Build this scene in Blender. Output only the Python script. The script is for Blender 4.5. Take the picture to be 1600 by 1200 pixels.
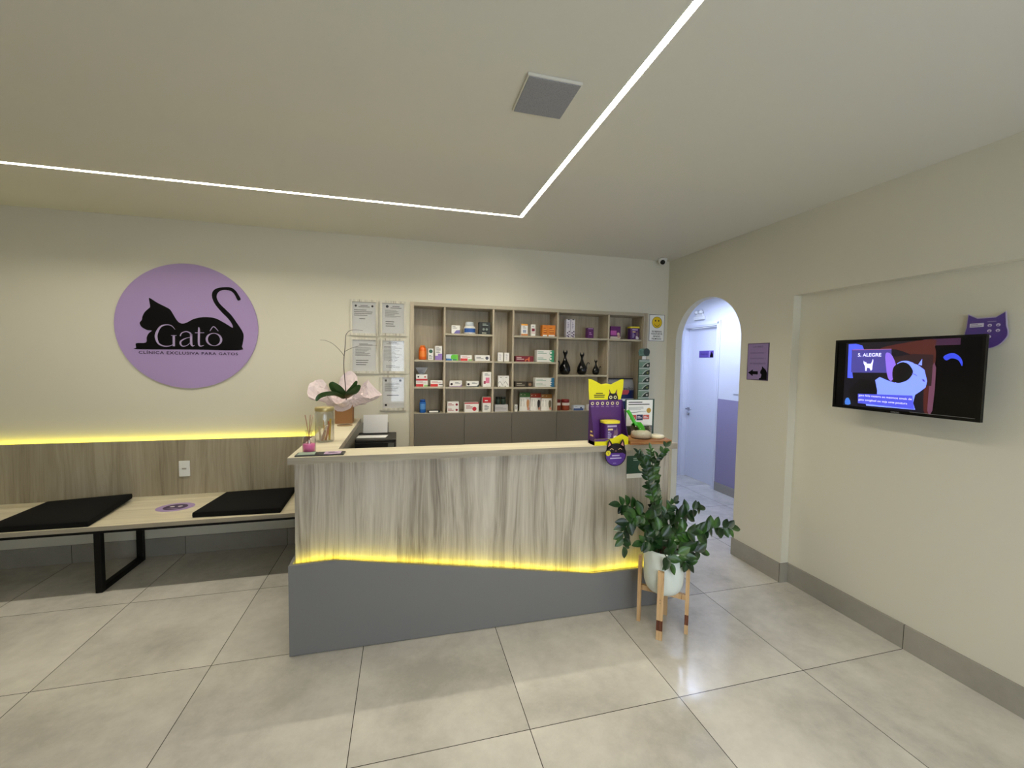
import bpy, bmesh, math, random
from mathutils import Matrix, Vector
from mathutils.geometry import tessellate_polygon
random.seed(7)
PI = math.pi
C = bpy.context.scene.collection
for o in list(bpy.data.objects): bpy.data.objects.remove(o)

# ------------------------------------------------------------ camera, world, exposure
sc = bpy.context.scene
cam = bpy.data.cameras.new('camera'); camo = bpy.data.objects.new('camera', cam); C.objects.link(camo)
cam.sensor_width = 36; cam.lens = 652.011 / 1600 * 36; cam.clip_start = .02; cam.clip_end = 60
def cam_matrix(yaw, pitch, roll, loc):
    a, b, c = [math.radians(v) for v in (yaw, pitch, roll)]
    f = Vector((math.sin(a)*math.cos(b), math.cos(a)*math.cos(b), -math.sin(b)))
    r = Vector((math.cos(a), -math.sin(a), 0)); d = f.cross(r)
    r2 = math.cos(c)*r + math.sin(c)*d; d2 = -math.sin(c)*r + math.cos(c)*d
    m = Matrix((r2, -d2, -f)).transposed().to_4x4(); m.translation = Vector(loc); return m
camo.matrix_world = cam_matrix(14.5568, 3.1199, -.8542, (1.8308, -1.7624, 1.7066))
sc.camera = camo
w = bpy.data.worlds.new('world'); sc.world = w; w.use_nodes = True
bg = w.node_tree.nodes['Background']; bg.inputs[0].default_value = (.78, .88, 1, 1); bg.inputs[1].default_value = 4.0
sc.view_settings.view_transform = 'Standard'; sc.view_settings.look = 'None'
sc.view_settings.gamma = 1; sc.view_settings.use_curve_mapping = False
sc.view_settings.exposure = 0.3
STRIP = 112.0        # emission of the white ceiling strip
YELLOW = 6.5        # emission of the yellow strips
HALL = 25.0         # watts of the cool lamp in the corridor

# ------------------------------------------------------------ helpers
def lin(v):
    v /= 255.
    return v/12.92 if v <= .04045 else ((v+.055)/1.055)**2.4
def rgb(r, g, b): return (lin(r), lin(g), lin(b), 1)
MATS = {}
def mat(name, c, rough=.5, metal=0, emit=0, spec=.5, trans=0, coat=0, ior=1.45, alpha=1):
    key = (name, c, rough, metal, emit, trans)
    if key in MATS: return MATS[key]
    m = bpy.data.materials.new(name); m.use_nodes = True
    p = m.node_tree.nodes['Principled BSDF']
    p.inputs['Base Color'].default_value = rgb(*c); p.inputs['Roughness'].default_value = rough
    p.inputs['Metallic'].default_value = metal; p.inputs['Specular IOR Level'].default_value = spec
    p.inputs['Transmission Weight'].default_value = trans; p.inputs['Coat Weight'].default_value = coat
    p.inputs['IOR'].default_value = ior; p.inputs['Alpha'].default_value = alpha
    if emit:
        p.inputs['Emission Color'].default_value = rgb(*c); p.inputs['Emission Strength'].default_value = emit
    MATS[key] = m; return m
def P(r, g, b, rough=.45): return mat('print_%d_%d_%d' % (r, g, b), (r, g, b), rough)
def nodes(name):
    m = bpy.data.materials.new(name); m.use_nodes = True
    nt = m.node_tree; return m, nt, nt.nodes['Principled BSDF']
def N(nt, t, **k):
    n = nt.nodes.new(t)
    for a, b in k.items():
        if a.startswith('i_'): n.inputs[a[2:].replace('_', ' ')].default_value = b
        else: setattr(n, a, b)
    return n
def ramp(nt, stops):
    n = nt.nodes.new('ShaderNodeValToRGB'); e = n.color_ramp.elements
    while len(e) < len(stops): e.new(.5)
    for q, (pos, c) in zip(e, stops): q.position = pos; q.color = rgb(*c)
    return n
def coords(nt, scale=(1, 1, 1)):
    g = nt.nodes.new('ShaderNodeNewGeometry'); mp = nt.nodes.new('ShaderNodeMapping')
    mp.inputs['Scale'].default_value = scale
    nt.links.new(g.outputs['Position'], mp.inputs['Vector']); return mp.outputs['Vector']
def wood(name, stops, axis='z', rough=.5, k=1.0):
    """laminate with long wavy grain along an axis"""
    m, nt, p = nodes(name)
    i = 'xyz'.index(axis)
    def sc3(a, b): s = [a*k]*3; s[i] = b*k; return tuple(s)
    L = nt.links.new
    warp = N(nt, 'ShaderNodeTexNoise', i_Scale=1.0, i_Detail=2.0); L(coords(nt, sc3(3.4, .75)), warp.inputs['Vector'])
    def grain(a, b, det, amt):
        v = coords(nt, sc3(a, b)); ad = N(nt, 'ShaderNodeVectorMath', operation='MULTIPLY_ADD'); ad.inputs[1].default_value = tuple(amt if q != i else 0 for q in range(3))
        L(warp.outputs['Color'], ad.inputs[0]); L(v, ad.inputs[2])
        n = N(nt, 'ShaderNodeTexNoise', i_Scale=1.0, i_Detail=det, i_Roughness=.62); L(ad.outputs[0], n.inputs['Vector']); return n
    g1 = grain(8, .3, 2, 1.3); g2 = grain(30, .45, 4, 5.5); g3 = grain(130, 2.5, 2, 12.0)
    mx = N(nt, 'ShaderNodeMixRGB'); mx.inputs[0].default_value = .5; L(g1.outputs['Fac'], mx.inputs[1]); L(g2.outputs['Fac'], mx.inputs[2])
    mx2 = N(nt, 'ShaderNodeMixRGB'); mx2.inputs[0].default_value = .22; L(mx.outputs[0], mx2.inputs[1]); L(g3.outputs['Fac'], mx2.inputs[2])
    r = ramp(nt, stops); L(mx2.outputs[0], r.inputs[0]); L(r.outputs[0], p.inputs['Base Color'])
    p.inputs['Roughness'].default_value = rough; p.inputs['Specular IOR Level'].default_value = .35
    return m
def plaster(name, c, rough=.85, bump=.12, scale=260):
    m, nt, p = nodes(name); L = nt.links.new
    v = coords(nt)
    n = N(nt, 'ShaderNodeTexNoise', i_Scale=float(scale), i_Detail=3.0); L(v, n.inputs['Vector'])
    b = N(nt, 'ShaderNodeBump', i_Strength=bump, i_Distance=.002); L(n.outputs['Fac'], b.inputs['Height']); L(b.outputs[0], p.inputs['Normal'])
    p.inputs['Base Color'].default_value = rgb(*c); p.inputs['Roughness'].default_value = rough; p.inputs['Specular IOR Level'].default_value = .2
    return m
def thin_glass(name, clear):
    m, nt, p = nodes(name); L = nt.links.new
    t_ = N(nt, 'ShaderNodeBsdfTransparent'); t_.inputs[0].default_value = (clear, clear, clear, 1)
    g_ = N(nt, 'ShaderNodeBsdfGlossy'); g_.inputs['Roughness'].default_value = .03
    lw = N(nt, 'ShaderNodeLayerWeight'); lw.inputs[0].default_value = .5; pw = N(nt, 'ShaderNodeMath', operation='POWER'); pw.inputs[1].default_value = 3.5; L(lw.outputs['Facing'], pw.inputs[0])
    f_ = N(nt, 'ShaderNodeMath', operation='MULTIPLY_ADD'); f_.inputs[1].default_value = .7; f_.inputs[2].default_value = .05; L(pw.outputs[0], f_.inputs[0])
    mx = N(nt, 'ShaderNodeMixShader'); L(f_.outputs[0], mx.inputs[0]); L(t_.outputs[0], mx.inputs[1]); L(g_.outputs[0], mx.inputs[2])
    L(mx.outputs[0], nt.nodes['Material Output'].inputs[0]); return m
def tile_mat(name, wall=False):
    m, nt, p = nodes(name); L = nt.links.new
    v = coords(nt)
    n1 = N(nt, 'ShaderNodeTexNoise', i_Scale=1.6, i_Detail=7.0, i_Roughness=.55, i_Distortion=.3)
    n2 = N(nt, 'ShaderNodeTexNoise', i_Scale=14.0, i_Detail=6.0, i_Roughness=.7)
    # every tile gets its own stretch of the concrete print
    sn = N(nt, 'ShaderNodeVectorMath', operation='SNAP'); sn.inputs[1].default_value = (.8, .8, 10 if not wall else .8); L(v, sn.inputs[0])
    wn = N(nt, 'ShaderNodeTexWhiteNoise'); L(sn.outputs[0], wn.inputs['Vector'])
    vm = N(nt, 'ShaderNodeVectorMath', operation='MULTIPLY_ADD'); vm.inputs[1].default_value = (5, 5, 5)
    L(wn.outputs['Color'], vm.inputs[0]); L(v, vm.inputs[2])
    L(vm.outputs[0], n1.inputs['Vector']); L(vm.outputs[0], n2.inputs['Vector'])
    mx = N(nt, 'ShaderNodeMixRGB'); mx.inputs[0].default_value = .25; L(n1.outputs['Fac'], mx.inputs[1]); L(n2.outputs['Fac'], mx.inputs[2])
    if wall: r = ramp(nt, [(.3, (140, 136, 126)), (.7, (164, 159, 148))])
    else: r = ramp(nt, [(.36, (178, 174, 164)), (.5, (200, 196, 186)), (.64, (216, 212, 201))])
    L(mx.outputs[0], r.inputs[0])
    # grout lines on the 0.8 m grid
    sep = N(nt, 'ShaderNodeSeparateXYZ'); L(v, sep.inputs[0])
    masks = []
    for ax in 'XY':
        a = N(nt, 'ShaderNodeMath', operation='PINGPONG'); a.inputs[1].default_value = .4; L(sep.outputs[ax], a.inputs[0])
        b = N(nt, 'ShaderNodeMath', operation='LESS_THAN'); b.inputs[1].default_value = .0019; L(a.outputs[0], b.inputs[0]); masks.append(b)
    mxx = N(nt, 'ShaderNodeMath', operation='MAXIMUM'); L(masks[0].outputs[0], mxx.inputs[0]); L(masks[1].outputs[0], mxx.inputs[1])
    g = N(nt, 'ShaderNodeMixRGB'); g.inputs[2].default_value = rgb(62, 58, 50); L(mxx.outputs[0], g.inputs[0]); L(r.outputs[0], g.inputs[1])
    L(g.outputs[0], p.inputs['Base Color'])
    rr = N(nt, 'ShaderNodeMapRange'); rr.inputs[1].default_value = .3; rr.inputs[2].default_value = .7
    rr.inputs[3].default_value = .13; rr.inputs[4].default_value = .24; L(n2.outputs['Fac'], rr.inputs[0]); L(rr.outputs[0], p.inputs['Roughness'])
    bp = N(nt, 'ShaderNodeBump', i_Strength=.35, i_Distance=.001); bp.invert = True; L(mxx.outputs[0], bp.inputs['Height']); L(bp.outputs[0], p.inputs['Normal'])
    p.inputs['Specular IOR Level'].default_value = .5
    return m

class MB:
    """collects shapes in world coordinates, builds ONE mesh object"""
    def __init__(s): s.v = []; s.f = []; s.m = []; s.sm = []; s.mats = []
    def mi(s, m):
        if m not in s.mats: s.mats.append(m)
        return s.mats.index(m)
    def add(s, vs, fs, m, smooth=False):
        b = len(s.v); s.v += [tuple(q) for q in vs]; k = s.mi(m)
        for f in fs: s.f.append([b+i for i in f]); s.m.append(k); s.sm.append(smooth)
        return s
    def box(s, x0, x1, y0, y1, z0, z1, m):
        vs = [(x, y, z) for z in (z0, z1) for y in (y0, y1) for x in (x0, x1)]
        return s.add(vs, [(0, 2, 3, 1), (4, 5, 7, 6), (0, 1, 5, 4), (2, 6, 7, 3), (0, 4, 6, 2), (1, 3, 7, 5)], m)
    def prism(s, pts, fr, t0, t1, m, smooth=False):
        """2D outline (any shape) in frame fr, from t0 to t1 along the frame's normal"""
        o, u, v = [Vector(q) for q in fr]; n = u.cross(v).normalized()
        area = sum(pts[i][0]*pts[(i+1) % len(pts)][1]-pts[(i+1) % len(pts)][0]*pts[i][1] for i in range(len(pts)))
        if area < 0: pts = pts[::-1]
        k = len(pts); A = [o+u*a+v*b+n*t0 for a, b in pts]; B = [o+u*a+v*b+n*t1 for a, b in pts]
        tri = tessellate_polygon([[Vector((a, b, 0)) for a, b in pts]])
        fs = []
        for t in tri:
            a, b, c = t
            ar = (pts[b][0]-pts[a][0])*(pts[c][1]-pts[a][1])-(pts[c][0]-pts[a][0])*(pts[b][1]-pts[a][1])
            if ar < 0: a, c = c, a
            fs.append((a+k, b+k, c+k))
            if t1 != t0: fs.append((c, b, a))
        s.add(A+B, fs, m)
        if t1 != t0: s.add(A+B, [(i, (i+1) % k, (i+1) % k+k, i+k) for i in range(k)], m, smooth)
        return s
    def tube(s, pts, r, m, n=8, closed=False, caps=True):
        pts = [Vector(p) for p in pts]; R = r if isinstance(r, (list, tuple)) else [r]*len(pts)
        vs = []; L = len(pts); up = None
        for i, p in enumerate(pts):
            d = (pts[(i+1) % L] if closed or i < L-1 else p)-(pts[i-1] if closed or i > 0 else p)
            d.normalize()
            if up is None: up = Vector((0, 0, 1)) if abs(d.z) < .9 else Vector((1, 0, 0))
            a = d.cross(up)
            if a.length < 1e-4: a = d.cross(Vector((0, 1, 0)))
            a.normalize(); b = a.cross(d); up = b
            for k in range(n): t = 2*PI*k/n; vs.append(p+(a*math.cos(t)+b*math.sin(t))*R[i])
        fs = []
        for i in range(L if closed else L-1):
            j = (i+1) % L
            for k in range(n): k2 = (k+1) % n; fs.append((i*n+k, i*n+k2, j*n+k2, j*n+k))
        if not closed and caps: fs += [tuple(range(n))[::-1], tuple((L-1)*n+k for k in range(n))]
        return s.add(vs, fs, m, True)
    def lathe(s, prof, c, m, n=32, smooth=True, sx=1, sy=1, rot=0):
        """prof: (radius, z) from bottom to top, around the vertical through c"""
        vs = []; fs = []
        for r, z in prof:
            for k in range(n):
                t = 2*PI*k/n+rot; vs.append((c[0]+r*sx*math.cos(t), c[1]+r*sy*math.sin(t), c[2]+z))
        for i in range(len(prof)-1):
            for k in range(n): k2 = (k+1) % n; fs.append((i*n+k, i*n+k2, (i+1)*n+k2, (i+1)*n+k))
        if prof[0][0] > 1e-5: fs.append(tuple(range(n))[::-1])
        if prof[-1][0] > 1e-5: fs.append(tuple((len(prof)-1)*n+k for k in range(n)))
        return s.add(vs, fs, m, smooth)
    def grid(s, rows, m, smooth=True, closed=False):
        n = len(rows[0]); vs = [p for r in rows for p in r]; fs = []
        for i in range(len(rows)-1):
            for k in range(n if closed else n-1): k2 = (k+1) % n; fs.append((i*n+k, i*n+k2, (i+1)*n+k2, (i+1)*n+k))
        return s.add(vs, fs, m, smooth)
    # --- printed matter on a frame (o, u, v), c = height above the surface
    def rect(s, fr, a0, b0, a1, b1, m, c=.0006): return s.prism([(a0, b0), (a1, b0), (a1, b1), (a0, b1)], fr, c, c, m)
    def poly(s, fr, pts, m, c=.0008): return s.prism(pts, fr, c, c, m)
    def disc(s, fr, a, b, r, m, c=.0008, r2=None, n=28): return s.poly(fr, [(a+r*math.cos(2*PI*i/n), b+(r2 or r)*math.sin(2*PI*i/n)) for i in range(n)], m, c)
    def stroke(s, fr, pts, m, c=.001):
        """brush stroke through (a, b, width)"""
        L = []; R = []
        q = spline([(p[0], p[1], p[2]) for p in pts], 5) if len(pts) > 2 else pts
        for i in range(len(q)):
            a = q[max(i-1, 0)]; b = q[min(i+1, len(q)-1)]; dx, dy = b[0]-a[0], b[1]-a[1]; l = math.hypot(dx, dy) or 1
            w = q[i][2]/2; L.append((q[i][0]-dy/l*w, q[i][1]+dx/l*w)); R.append((q[i][0]+dy/l*w, q[i][1]-dx/l*w))
        for i in range(len(q)-1): s.poly(fr, [L[i], L[i+1], R[i+1], R[i]], m, c)
        return s
    def lines(s, fr, a0, b0, a1, b1, n, m, c=.0009, fill=.45, seed=1, center=False):
        """rows of print too small to read"""
        rn = random.Random(seed); h = (b1-b0)/n
        for i in range(n):
            l = (a1-a0)*(rn.uniform(.55, 1)); st = a0+((a1-a0-l)/2 if center else 0); y = b1-h*(i+.5)
            s.rect(fr, st, y-h*fill/2, st+l, y+h*fill/2, m, c)
        return s
    def text(s, fr, txt, a0, b0, a1, b1, m, c=.001, bold=0, spacing=1.0):
        """lettering fitted into the rectangle a0..a1, b0..b1"""
        cu = bpy.data.curves.new('t', 'FONT'); cu.body = txt; cu.resolution_u = 3; cu.offset = bold; cu.space_character = spacing
        ob = bpy.data.objects.new('t', cu); C.objects.link(ob)
        dg = bpy.context.evaluated_depsgraph_get(); me = bpy.data.meshes.new_from_object(ob.evaluated_get(dg))
        bpy.data.objects.remove(ob); bpy.data.curves.remove(cu)
        if not me.vertices: return s
        xs = [q.co.x for q in me.vertices]; ys = [q.co.y for q in me.vertices]
        o, u, v = [Vector(q) for q in fr]; n = u.cross(v).normalized()
        kx = (a1-a0)/(max(xs)-min(xs)); ky = (b1-b0)/(max(ys)-min(ys))
        vs = [o+u*(a0+(q.co.x-min(xs))*kx)+v*(b0+(q.co.y-min(ys))*ky)+n*c for q in me.vertices]
        s.add(vs, [tuple(p.vertices) for p in me.polygons], m); bpy.data.meshes.remove(me); return s
    def sides(s, m):
        """every upright face gets its own material"""
        k = s.mi(m)
        for i, f in enumerate(s.f):
            p = [Vector(s.v[q]) for q in f[:3]]; n = (p[1]-p[0]).cross(p[2]-p[0])
            if abs(n.z) < .5*n.length: s.m[i] = k
        return s
    def build(s, name, parent=None, bevel=0, seg=2, origin=None):
        me = bpy.data.meshes.new(name); ob = bpy.data.objects.new(name, me); C.objects.link(ob)
        if parent is not None: ob.parent = parent; base = Vector(parent['_o'])
        else:
            base = Vector(origin) if origin else Vector((0, 0, 0)); ob.location = base
        ob['_o'] = tuple(base)
        me.from_pydata([tuple(Vector(q)-base) for q in s.v], [], s.f)
        for m in s.mats: me.materials.append(m)
        me.polygons.foreach_set('material_index', s.m); me.polygons.foreach_set('use_smooth', s.sm); me.update()
        if bevel:
            b = ob.modifiers.new('bevel', 'BEVEL'); b.width = bevel; b.segments = seg; b.limit_method = 'ANGLE'; b.angle_limit = math.radians(50)
        return ob
def spline(pts, k=6, closed=False):
    out = []; n = len(pts)
    for i in range(n if closed else n-1):
        g = lambda j: pts[j % n] if closed else pts[max(0, min(n-1, j))]
        a, b, c, d = g(i-1), g(i), g(i+1), g(i+2)
        for t in [q/k for q in range(k)]:
            out.append(tuple(.5*(2*b[x]+(c[x]-a[x])*t+(2*a[x]-5*b[x]+4*c[x]-d[x])*t*t+(3*b[x]-a[x]-3*c[x]+d[x])*t**3) for x in range(len(b))))
    if not closed: out.append(tuple(pts[-1]))
    return out
def tag(o, label, cat, group=None, kind=None):
    o['label'] = label; o['category'] = cat
    if group: o['group'] = group
    if kind: o['kind'] = kind
    return o
def thing(name, label, cat, loc, group=None):
    o = bpy.data.objects.new(name, None); C.objects.link(o); o.location = loc; o['_o'] = tuple(loc); o.empty_display_size = .05
    return tag(o, label, cat, group)
def struct(ob): ob['kind'] = 'structure'; return ob
def FY(x, y, z): return ((x, y, z), (1, 0, 0), (0, 0, 1))        # a face looking at the room from the back wall
def FX(x, y, z): return ((x, y, z), (0, -1, 0), (0, 0, 1))       # a face looking at the room from the right wall
def FZ(x, y, z): return ((x, y, z), (1, 0, 0), (0, 1, 0))        # a face looking up

# ------------------------------------------------------------ materials
M_wall = plaster('painted_plaster', (214, 210, 193))
M_ceil = plaster('ceiling_paint', (214, 211, 200), bump=.04)
M_hallwall = plaster('corridor_paint', (216, 218, 224), bump=.05)
M_lilac = plaster('lilac_paint', (152, 144, 172), bump=.05)
M_floor = tile_mat('porcelain_tile'); M_base = tile_mat('skirting_tile', True)
W1 = [(.34, (122, 113, 100)), (.43, (160, 151, 137)), (.5, (182, 174, 160)), (.62, (202, 195, 182))]
M_wood = wood('grey_oak_laminate', W1, 'z')
M_woodx = wood('grey_oak_laminate_long', [(.3, (184, 174, 148)), (.5, (208, 199, 172)), (.66, (222, 214, 188))], 'x')
M_woody = wood('grey_oak_laminate_deep', [(.3, (160, 148, 124)), (.5, (186, 175, 150)), (.66, (200, 190, 166))], 'y')
M_woodb = wood('beige_oak_laminate', [(.34, (112, 102, 84)), (.44, (146, 136, 114)), (.6, (168, 158, 136))], 'z')
M_edge = wood('grey_oak_edge', [(.34, (140, 131, 116)), (.5, (164, 155, 138)), (.64, (182, 174, 158))], 'x')
M_shelf = wood('shelf_laminate', [(.32, (146, 134, 112)), (.46, (176, 164, 142)), (.62, (194, 183, 160))], 'z')
M_shelfx = wood('shelf_edge_laminate', [(.30, (158, 149, 128)), (.5, (180, 171, 150)), (.66, (190, 182, 160))], 'x')
M_grey = mat('grey_laminate', (124, 123, 123), .5, spec=.35)
M_greydoor = mat('taupe_laminate', (112, 107, 98), .5, spec=.35)
M_black = mat('black_metal', (9, 8, 8), .5, spec=.25); M_fab = plaster('black_fabric', (13, 13, 12), .95, .5, 500)
M_white = mat('white_plastic', (225, 225, 220), .35); M_lacq = mat('white_lacquer', (222, 224, 232), .3)
M_led = mat('white_led', (255, 247, 230), 1, emit=STRIP); M_yel = mat('yellow_led', (250, 240, 84), 1, emit=YELLOW); M_yelw = mat('yellow_led_wall', (250, 238, 70), 1, emit=YELLOW*1.5)
M_glass = thin_glass('clear_glass', .93)
M_chrome = mat('chrome', (190, 190, 190), .2, metal=1)
M_paper = mat('white_paper', (238, 238, 236), .7); M_ink = mat('grey_ink', (120, 120, 120), .7); M_dark = mat('dark_ink', (40, 34, 40), .7)
M_lil = mat('lilac_acrylic', (168, 146, 192), .45, spec=.3); M_blackvinyl = mat('black_vinyl', (6, 5, 6), .6, spec=.15)
WH, RED, GRN = P(236, 234, 228), P(196, 30, 40), P(70, 170, 80)

# ------------------------------------------------------------ the room
BW, H, XO, XR = 2.3755, 2.8427, 4.7012, 4.7727
X0, Y0 = -2.6, -3.6           # left and front walls, outside the picture
b = MB(); b.box(X0-.2, 6.2, Y0-.2, 4.9, -.1, 0, M_floor); struct(b.build('floor'))
# ceiling with a slot for the light strip
SX, SY, SW = 2.724, 1.472, .028
b = MB()
b.box(X0-.2, XO+.3, SY+SW/2, BW+.3, H, H+.12, M_ceil)
b.box(X0-.2, SX-SW/2, Y0-.2, SY-SW/2, H, H+.12, M_ceil)
b.box(SX+SW/2, XO+.3, Y0-.2, SY+SW/2, H, H+.12, M_ceil)
b.box(X0-.2, SX+SW/2, SY-SW/2, SY+SW/2, H+.03, H+.12, M_ceil); b.box(SX-SW/2, SX+SW/2, Y0-.2, SY-SW/2, H+.03, H+.12, M_ceil)
struct(b.build('ceiling'))
t = thing('ceiling_light_strip', 'L-shaped recessed white light strip running across the ceiling', 'light', (SX, SY, H))
b = MB(); e = .001; EX, EY = -1.2, -2.6      # where the strip ends, outside the picture
b.prism([(EX, SY-SW/2+e), (SX-SW/2+e, SY-SW/2+e), (SX-SW/2+e, EY), (SX+SW/2-e, EY), (SX+SW/2-e, SY+SW/2-e), (EX, SY+SW/2-e)], ((0, 0, 0), (1, 0, 0), (0, 1, 0)), H+.011, H+.018, M_led)
b.build('diffuser', t)
# back wall with the niche of the shelving
NX0, NX1, NZ1, ND = 1.905, 4.425, 2.242, .24
b = MB()
b.box(X0-.2, NX0, BW, BW+.4, 0, H, M_wall); b.box(NX1, XO+.071, BW, BW+.4, 0, H, M_wall)
b.box(NX0, NX1, BW, BW+.4, NZ1, H, M_wall); b.box(NX0, NX1, BW+ND+.01, BW+.4, 0, NZ1, M_wall)
struct(b.build('wall_back'))
# right wall: pilaster with the arched opening, recess for the television
AY0, AY1, AZ, AR = 1.3008, 2.2125, 1.9352, .4258
yc = (AY0+AY1)/2; aw = (AY1-AY0)/2
arch = [(AY0, 0), (AY0, AZ)]+[(yc-aw*math.cos(PI*i/32), AZ+AR*math.sin(PI*i/32)) for i in range(1, 32)]+[(AY1, AZ), (AY1, 0)]
out = [(.8035, 0), (AY0, 0)]+arch[1:-1]+[(AY1, 0), (BW, 0), (BW, H), (.8035, H)]
fr = ((XO, 0, 0), (0, 1, 0), (0, 0, 1))
b = MB(); b.prism(out, fr, 0, .0714, M_wall)
b.box(XO, XR, Y0, .8035, 2.238, H, M_wall); b.box(XR, XR+.1, Y0, .8035, 0, H, M_wall)
struct(b.build('wall_right'))
b = MB(); b.box(X0-.2, X0, Y0-.2, BW, 0, H, M_wall); struct(b.build('wall_left'))
# front wall behind the camera, glazed shopfront to the right of it
b = MB(); b.box(X0, 1.5, Y0-.2, Y0, 0, H, M_wall); b.box(4.4, XR+.1, Y0-.2, Y0, 0, H, M_wall); b.box(1.5, 4.4, Y0-.2, Y0, 2.3, H, M_wall)
struct(b.build('wall_front'))
g = struct(MB().box(1.5, 4.4, Y0-.06, Y0-.05, 0, 2.3, M_glass).build('window_1'))
b = MB()
for x in (1.5, 2.9, 4.35): b.box(x, x+.05, Y0-.1, Y0-.02, 0, 2.3, M_black)
b.box(1.5, 4.4, Y0-.1, Y0-.02, 2.25, 2.3, M_black); b.build('window_frame', g)
# corridor behind the arch
HX, HH = 5.93, 2.6
DY0, DY1 = 3.03, 3.69
b = MB()
b.box(HX, HX+.2, 1.0, DY0, 1.244, HH, M_hallwall); b.box(HX, HX+.2, 1.0, DY0, 0, 1.244, M_lilac)
b.box(HX, HX+.2, DY1, 4.8, 1.244, HH, M_hallwall); b.box(HX, HX+.2, DY1, 4.8, 0, 1.244, M_lilac); b.box(HX, HX+.2, DY0, DY1, 2.235, HH, M_hallwall)
struct(b.build('wall_corridor_right'))
b = MB(); b.box(XR+.1, HX, .9, 1.0, 0, HH, M_hallwall); struct(b.build('wall_corridor_near'))
b = MB(); b.box(XO+.0714, HX, 4.7, 4.8, 0, HH, M_hallwall); struct(b.build('wall_corridor_far'))
b = MB(); b.box(XO-.05, XO+.0714, BW+.4, 4.7, 0, HH, M_hallwall); struct(b.build('wall_corridor_left'))
b = MB(); b.box(XO+.072, HX+.2, .9, 4.8, HH, HH+.1, M_ceil); struct(b.build('ceiling_corridor'))
def skirting(name, boxes):
    b = MB()
    for q in boxes: b.box(*q, M_base)
    return struct(b.build(name))
SK = .15; T = .013
skirting('baseboard_back', [(X0, 1.19, BW-T, BW, 0, SK), (NX1+.02, XO-T, BW-T, BW, 0, SK)])
skirting('baseboard_right', [(XO-T, XO, AY1, BW, 0, SK), (XO-T, XO, .8035-T, AY0, 0, SK), (XO, XR, .8035-T, .8035, 0, SK), (XR-T, XR, Y0, .8035-T, 0, SK)])
skirting('baseboard_corridor', [(HX-T, HX, 1.0, DY0-.07, 0, .115), (HX-T, HX, DY1+.08, 4.7, 0, .115)])
# corridor door
d = struct(MB().box(HX+.07, HX+.11, DY0+.003, DY1-.003, .006, 2.228, M_lacq).build('door_1', bevel=.002))
b = MB(); prof = [(HX-.014, HX), (HX-.02, HX)]
for (y0, y1, z0, z1) in ((DY0-.065, DY0, 0, 2.3), (DY1, DY1+.065, 0, 2.3), (DY0, DY1, 2.235, 2.3)):
    b.box(HX-.012, HX, y0, y1, z0, z1, M_lacq)
    cy = (y0+y1)/2; cz = (z0+z1)/2
    if z0 == 0: b.box(HX-.02, HX-.012, cy-.014, cy+.014, 0, 2.28, M_lacq)
    else: b.box(HX-.02, HX-.012, y0-.04, y1+.04, cz-.014, cz+.014, M_lacq)
b.box(HX, HX+.2, DY1-.001, DY1, 0, 2.235, M_lacq)
b.build('door_frame', d, bevel=.003)
b = MB(); hy, hz = 3.645, 1.03
b.tube([(HX+.07, hy, hz), (HX+.02, hy, hz), (HX+.02, hy-.11, hz)], .009, M_chrome); b.box(HX+.062, HX+.07, hy-.022, hy+.022, hz-.025, hz+.025, M_chrome)
b.box(HX+.062, HX+.07, hy-.022, hy+.022, hz-.1, hz-.055, M_chrome); b.tube([(HX+.07, hy, hz-.078), (HX+.05, hy, hz-.078)], .01, M_chrome)
b.build('door_handle', d)
# cool light of the corridor
la = bpy.data.lights.new('corridor_lamp', 'AREA'); la.shape = 'RECTANGLE'; la.size = .6; la.size_y = .6; la.energy = HALL; la.color = (.58, .68, 1)
lo = bpy.data.objects.new('corridor_lamp', la); C.objects.link(lo); lo.location = (5.22, 2.75, HH-.03)
tag(lo, 'cool white lamp on the ceiling of the corridor behind the arch', 'light')
t = MB().box(4.9, 5.54, 2.43, 3.07, HH-.02, HH, M_white).build('ceiling_lamp_housing', origin=(5.22, 2.75, HH)); tag(t, 'flat square lamp housing on the corridor ceiling', 'lamp')

# ------------------------------------------------------------ reception counter
SZ = 1.15
t = thing('reception_counter', 'L-shaped reception counter with grey oak panels, grey plinth and yellow light line', 'counter', (1.2, .77, 0))
def ry(x): return -.0072*(x-1.2)                   # the front runs a touch out of parallel
def slabprism(b, pts, z0, z1, m): b.prism(pts, ((0, 0, 0), (1, 0, 0), (0, 1, 0)), z0, z1, m)
top = MB(); slabprism(top, [(1.203, .77), (3.69, .77+ry(3.69)), (3.69, .975+ry(3.69)), (1.44, .975), (1.44, 2.372), (1.203, 2.372)], SZ-.038, SZ, M_woodx)
top.sides(M_edge).build('countertop', t, bevel=.0015)
b = MB(); fr = ((1.222, .84, 0), (1, -.0072, 0), (0, 0, 1))
b.prism([(0, .14), (2.455, .14), (2.455, SZ-.038), (0, SZ-.038)], fr, -.02, 0, M_wood); b.build('front_panel', t)
b = MB(); b.box(1.222, 1.242, .861, 2.372, .14, SZ-.038, M_wood); b.build('side_panel', t)
b = MB(); b.box(3.655, 3.677, .845, .96, .14, SZ-.038, M_wood); b.build('end_panel', t)
prof = [(0, .004), (2.44, .004), (2.44, .27), (1.87, .275), (.245, .539), (0, .533)]
fr = ((1.2, .77, 0), (1, -.0072, 0), (0, 0, 1))
pl = MB(); pl.prism(prof, fr, -.018, 0, M_grey); pl.prism([(0, 0), (2.44, 0), (2.44, .003), (0, .003)], fr, -.03, -.006, M_black)
pl.box(1.2, 1.218, .789, 2.37, .004, .533, M_grey); pl.box(3.62, 3.638, .77, .95, .004, .27, M_grey); pl.build('plinth', t, bevel=.001)
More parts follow.
